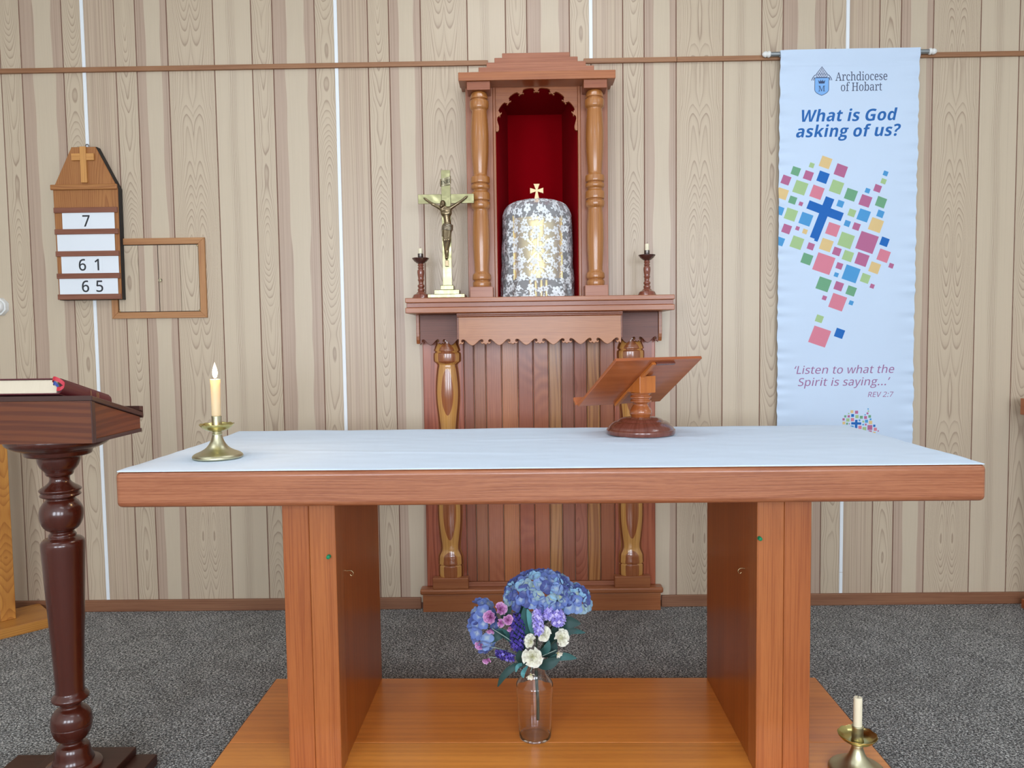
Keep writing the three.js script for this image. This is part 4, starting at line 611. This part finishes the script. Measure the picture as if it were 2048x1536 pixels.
// ───────────────────────── vase and flowers ─────────────────────────
{
  const VX = 0.284, VZ = 1.295;
  const outer = smoothProfile([[0.0, 0.046], [0.003, 0.05], [0.012, 0.0515], [0.1, 0.0555], [0.168, 0.0592], [0.176, 0.0585], [0.182, 0.0555], [0.198, 0.044], [0.214, 0.0365], [0.236, 0.034], [0.258, 0.039], [0.262, 0.0395]], 4);
  const inner = smoothProfile([[0.262, 0.038], [0.236, 0.0322], [0.214, 0.0347], [0.198, 0.042], [0.182, 0.0535], [0.174, 0.0568], [0.1, 0.0535], [0.015, 0.049], [0.009, 0.046], [0.007, 0.03], [0.007, 0]], 4);
  one('glass_vase', lathe([[0, 0], ...outer, ...inner], 72), M.glass, 'clear glass vase standing on the altar platform', 'vase', [VX, 0.0405, VZ]);
  const o = thing('flower_bouquet', 'artificial bouquet of blue hydrangeas, purple spikes and white carnations', 'bouquet', [VX, 0.0405, VZ]);
  const r = rng(404), px = (x, y, z = 0) => [(x - 1069) * 0.0016, 0.1775 - (y - 1365) * 0.00164, z];
  // a petal: cupped grid from the base at the origin along +x
  const petal = (L, W, cup, ruffle, seed, n = 5, fan = false) => { const P = [], I = [], U = []; for (let i = 0; i <= n; i++) for (let j = 0; j <= n; j++) { const t = i / n, s = (j / n - 0.5) * 2, w = fan ? W * (0.12 + 0.88 * Math.pow(t, 0.8)) : W * Math.pow(Math.sin(Math.PI * (0.06 + t * 0.8)), 0.75) * (t > 0.85 ? 0.92 : 1); P.push(L * t * (1 - (fan ? 0.26 : 0.06) * s * s * t + (fan ? 0.022 * t * Math.sin(s * 9 + seed) : 0)), cup * L * (t * t * 0.5 + 0.3 * s * s * t) + ruffle * Math.sin(s * 7 + seed) * t * t, s * w / 2); U.push(t, j / n); if (i < n && j < n) { const a = i * (n + 1) + j; I.push(a, a + 1, a + n + 1, a + 1, a + n + 2, a + n + 1); } } const g = new THREE.BufferGeometry(); g.setAttribute('position', new THREE.BufferAttribute(new Float32Array(P), 3)); g.setAttribute('uv', new THREE.BufferAttribute(new Float32Array(U), 2)); g.setIndex(I); g.computeVertexNormals(); return g; };
  const petalMap = (a, b, edge) => texture(32, 8, (u) => mix3(a, b, sm(0.05, 0.5, u)).map((v, i) => lerp(v, edge[i], sm(0.75, 1, u) * 0.6)), true, THREE.ClampToEdgeWrapping);
  const flower = (t) => std({ map: t, roughness: 0.75, side: THREE.DoubleSide, transmission: 0.15, thickness: 0 });
  const blues = [flower(petalMap([170, 185, 205], [104, 126, 190], [84, 104, 172])), flower(petalMap([180, 198, 212], [132, 158, 208], [108, 134, 194])), flower(petalMap([190, 205, 190], [150, 195, 225], [120, 165, 215])), flower(petalMap([120, 128, 175], [76, 88, 152], [62, 68, 132])), flower(petalMap([190, 200, 165], [150, 178, 190], [120, 150, 190]))];
  const whites = flower(petalMap([232, 229, 170], [248, 246, 228], [252, 251, 242])), pinks = flower(petalMap([150, 50, 135], [200, 125, 190], [255, 244, 252]));
  const leafM = std({ color: '#1b3f3c', roughness: 0.6, side: THREE.DoubleSide }), leafM2 = std({ color: '#2a5a58', roughness: 0.6, side: THREE.DoubleSide }), leafM3 = std({ color: '#4f8d90', roughness: 0.6, side: THREE.DoubleSide }), stemM = std({ color: '#33463a', roughness: 0.7 }), stemPale = std({ color: '#8fa39a', roughness: 0.7 });
  const aim = (m, p, dir, spin) => { m.position.set(...p); m.quaternion.setFromUnitVectors(V3(0, 1, 0), V3(...dir).normalize()).multiply(new THREE.Quaternion().setFromAxisAngle(V3(0, 1, 0), spin)); return m; };
  const floretGeo = [0, 1, 2].map((k) => join([0, 1, 2, 3].map((i) => petal(0.0185, 0.0205, 0.2 + 0.1 * k, 0.0006, i + k).rotateY(i * Math.PI / 2 + 0.1 * k))));
  // heads of hydrangea: centre, radii (px), count, tones
  const heads = [[[1082, 1192, 0.0], [66, 47, 0.07], 80, [0, 0, 1, 1, 0, 2, 3, 3, 4]], [[1148, 1206, -0.01], [32, 30, 0.05], 34, [0, 3, 1, 2, 4, 3]], [[968, 1252, -0.005], [22, 50, 0.045], 34, [3, 0, 1, 1, 0]]];
  heads.forEach(([c, rad, n, tones]) => {
    const h = sub(o, 'hydrangea_head'), C = px(...c), used = [];
    for (let i = 0, tries = 0; i < n && tries < 3000; tries++) {
      const z = r() * 1.5 - 0.5, a = r() * Math.PI * 2, q = Math.sqrt(Math.max(0, 1 - z * z)), d = [Math.cos(a) * q, Math.sin(a) * q, z];
      if (z > 1 || d[1] < -0.2 && c[0] > 1000) continue;
      const p = [C[0] + d[0] * rad[0] * 0.0016, C[1] + d[1] * rad[1] * 0.00164, C[2] + d[2] * rad[2]];
      if (used.some((u) => Math.hypot(u[0] - p[0], u[1] - p[1], u[2] - p[2]) < 0.0165)) continue;
      used.push(p); i++;
      const f = part(h, 'floret', floretGeo[i % 3], blues[tones[Math.floor(r() * tones.length)]]); aim(f, p, [d[0] + (r() - 0.5) * 0.5, d[1] + 0.15 + (r() - 0.5) * 0.5, d[2] + 0.25], r() * 6); f.scale.setScalar(0.9 + r() * 0.4);
    }
  });
  // carnations: ruffled petals in whorls
  const carn = (n, L, seed) => { const q = rng(seed), list = []; for (let i = 0; i < n; i++) { const t = i / n, el = lerp(1.3, 0.1, t) + (q() - 0.5) * 0.35; list.push(petal(L * lerp(0.62, 1, t), L * lerp(0.9, 1.3, t), 0.24, L * 0.11, q() * 6, 9, true).rotateZ(el).rotateY(i * 2.4 + q() * 0.3)); } return join(list); };
  const cg = [carn(15, 0.029, 1), carn(13, 0.027, 2), carn(7, 0.0185, 3)];
  for (const [x, y, z, k, s, d] of [[1065, 1296, 0.062, 0, 1.25, [-0.1, 0.2, 1]], [1062, 1270, 0.05, 1, 0.95, [-0.5, 0.6, 0.7]], [1086, 1255, 0.052, 1, 1.05, [0.2, 0.5, 0.9]], [1121, 1263, 0.05, 0, 1.02, [0.35, 0.3, 0.9]], [1114, 1292, 0.052, 2, 1, [0.6, -0.5, 0.7]], [1061, 1333, 0.055, 2, 1.05, [-0.1, -0.6, 0.8]]]) aim(part(o, 'white_carnation', cg[k], whites), px(x, y, z), d, r() * 6).scale.setScalar(s);
  for (const [x, y, z, k, s, d] of [[984, 1222, 0.045, 1, 0.95, [-0.4, 0.2, 0.9]], [1004, 1208, 0.045, 1, 0.9, [0.3, 0.6, 0.7]], [984, 1246, 0.045, 2, 1.15, [-0.1, -0.8, 0.7]], [1018, 1226, 0.055, 1, 0.72, [0.1, 0.3, 0.9]], [1004, 1232, 0.055, 2, 0.9, [0, 0, 1]], [963, 1281, 0.03, 2, 1.05, [-0.4, 0, 0.9]], [975, 1309, 0.03, 2, 0.95, [-0.3, -0.4, 0.9]], [1021, 1244, 0.05, 2, 0.6, [0.2, 0, 0.9]]]) aim(part(o, 'pink_carnation', cg[k], pinks), px(x, y, z), d, r() * 6).scale.setScalar(s);
  // spikes of tiny bells
  const spike = (name, A, B, rad, n, size, mats) => { const a = V3(...px(...A)), b = V3(...px(...B)), ax = b.clone().sub(a), lists = mats.map(() => []); for (let i = 0; i < n; i++) { const t = (i + 0.5) / n, an = i * 2.399, rr = rad * Math.pow(Math.sin(Math.PI * (0.12 + 0.8 * t)), 0.6) * (0.8 + r() * 0.35), p = a.clone().addScaledVector(ax, t); const side = V3(1, 0, 0).cross(ax).normalize(), s2 = side.clone().cross(ax).normalize(); const d = side.multiplyScalar(Math.cos(an)).addScaledVector(s2, Math.sin(an)); p.addScaledVector(d, rr); const g = join([0, 1, 2, 3].map((k) => petal(size, size * 0.9, 0.5, 0, k, 2).rotateY(k * 1.57))); const m = new THREE.Matrix4().compose(p, new THREE.Quaternion().setFromUnitVectors(V3(0, 1, 0), d.addScaledVector(ax.clone().normalize(), 0.35).normalize()), V3(1, 1, 1)); lists[Math.floor(r() * mats.length)].push(g.applyMatrix4(m)); } const h = sub(o, name); lists.forEach((l, k) => l.length && part(h, 'bells', join(l), mats[k])); return h; };
  const purple = [std({ color: '#3a2a86', roughness: 0.8, side: THREE.DoubleSide }), std({ color: '#52409e', roughness: 0.8, side: THREE.DoubleSide }), std({ color: '#2c2070', roughness: 0.8, side: THREE.DoubleSide })], lilac = [std({ color: '#a79be0', roughness: 0.8, side: THREE.DoubleSide }), std({ color: '#8478c8', roughness: 0.8, side: THREE.DoubleSide }), std({ color: '#c6bcec', roughness: 0.8, side: THREE.DoubleSide })];
  spike('purple_spike', [1036, 1288, 0.035], [1036, 1218, 0.045], 0.024, 130, 0.0062, purple); spike('purple_spike', [1028, 1304, 0.045], [994, 1291, 0.05], 0.013, 60, 0.006, [...purple, lilac[1]]);
  spike('lilac_spike', [1078, 1252, 0.062], [1075, 1202, 0.066], 0.0165, 100, 0.0062, lilac); spike('lilac_spike', [1116, 1234, 0.06], [1113, 1206, 0.064], 0.022, 90, 0.0066, lilac); spike('lilac_spike', [1099, 1222, 0.06], [1095, 1200, 0.064], 0.016, 60, 0.0066, lilac);
  // leaves: blades along a bent midrib
  const leaf = (pts, w, mat) => { const c = new THREE.CatmullRomCurve3(pts.map((p) => V3(...px(...p)))), n = 14, P = [], I = []; for (let i = 0; i <= n; i++) { const t = i / n, q = c.getPoint(t), tg = c.getTangent(t), sd = V3(0, 0.25, 1).cross(tg).normalize(), ww = w * Math.pow(Math.sin(Math.PI * (0.04 + 0.94 * t)), 0.8); for (const s of [-1, -0.5, 0, 0.5, 1]) { const v = q.clone().addScaledVector(sd, ww * s); P.push(v.x, v.y, v.z + 0.25 * ww * Math.abs(s)); } if (i) for (let j = 0; j < 4; j++) { const a = (i - 1) * 5 + j; I.push(a, a + 5, a + 1, a + 1, a + 5, a + 6); } } const g = new THREE.BufferGeometry(); g.setAttribute('position', new THREE.BufferAttribute(new Float32Array(P), 3)); g.setIndex(I); g.computeVertexNormals(); part(o, 'leaf', g, mat); };
  leaf([[1060, 1318, 0.03], [1030, 1318, 0.05], [1008, 1335, 0.055], [996, 1358, 0.05]], 0.011, leafM);
  leaf([[1070, 1320, 0.03], [1095, 1312, 0.055], [1120, 1302, 0.05]], 0.017, leafM); leaf([[1090, 1312, 0.03], [1125, 1300, 0.045], [1152, 1306, 0.04]], 0.012, leafM2);
  leaf([[1062, 1270, 0.02], [1054, 1235, 0.045], [1050, 1202, 0.05]], 0.018, leafM2); leaf([[1066, 1262, 0.03], [1064, 1232, 0.058], [1056, 1204, 0.06]], 0.012, leafM3);
  leaf([[1090, 1290, 0], [1120, 1256, 0.03], [1152, 1252, 0.03]], 0.022, leafM); leaf([[1100, 1262, 0.0], [1130, 1235, 0.04], [1160, 1238, 0.04]], 0.02, leafM); leaf([[1110, 1280, 0], [1140, 1262, 0.0], [1172, 1268, -0.01]], 0.01, leafM2);
  leaf([[1048, 1300, 0.01], [1040, 1270, 0.02], [1038, 1240, 0.02]], 0.022, leafM); leaf([[1050, 1320, 0.02], [1042, 1300, 0.05], [1040, 1285, 0.055]], 0.016, leafM);
  leaf([[1040, 1300, 0], [1005, 1258, 0.02], [968, 1272, 0.03]], 0.012, leafM2); leaf([[1020, 1260, 0], [1000, 1262, 0.03], [985, 1276, 0.03]], 0.012, leafM); leaf([[1056, 1322, 0.03], [1046, 1330, 0.055], [1047, 1340, 0.055]], 0.007, leafM3); leaf([[1050, 1318, 0.03], [1036, 1316, 0.056], [1032, 1328, 0.056]], 0.006, leafM3);
  leaf([[1060, 1240, 0], [1046, 1210, 0.03], [1052, 1170, 0.04]], 0.02, leafM); leaf([[1030, 1250, 0.0], [1012, 1222, 0.025], [1028, 1205, 0.03]], 0.014, leafM); leaf([[1085, 1250, 0.0], [1092, 1215, 0.03], [1084, 1190, 0.03]], 0.02, leafM); leaf([[1110, 1250, 0], [1128, 1214, 0.02], [1130, 1190, 0.02]], 0.018, leafM);
  leaf([[1076, 1300, 0.02], [1092, 1285, 0.05], [1098, 1268, 0.05]], 0.012, leafM2); leaf([[1080, 1310, 0.0], [1102, 1292, 0.02], [1110, 1276, 0.02]], 0.02, leafM);
  // stems gathered into one stalk inside the vase
  part(o, 'stalk', join([tube([px(1075, 1438, 0.002), px(1075, 1400, 0.002), px(1073, 1360, 0), px(1072, 1322, 0)], 0.0052, 20, 10)]), stemM);
  for (const [x, y, z] of [[1080, 1200, -0.005], [1145, 1208, -0.015], [972, 1255, -0.01], [1036, 1285, 0.02], [1118, 1265, 0.035], [1066, 1290, 0.04], [1112, 1235, 0.035], [1076, 1250, 0.03]]) part(o, 'stem', tube([px(1072, 1332, 0), px(lerp(1072, x, 0.25), lerp(1320, y, 0.3), z * 0.4), px(x, y, z)], 0.0022, 16, 7), stemM);
  for (const [x, y, z] of [[966, 1282, 0.025], [978, 1306, 0.025], [986, 1246, 0.04], [1112, 1288, 0.045], [1061, 1328, 0.05]]) part(o, 'stem', tube([px(1066, 1318, 0.01), px(lerp(1066, x, 0.5), lerp(1312, y, 0.6), z), px(x, y, z)], 0.0014, 14, 6), stemPale);
}

renderer.render(scene, camera);
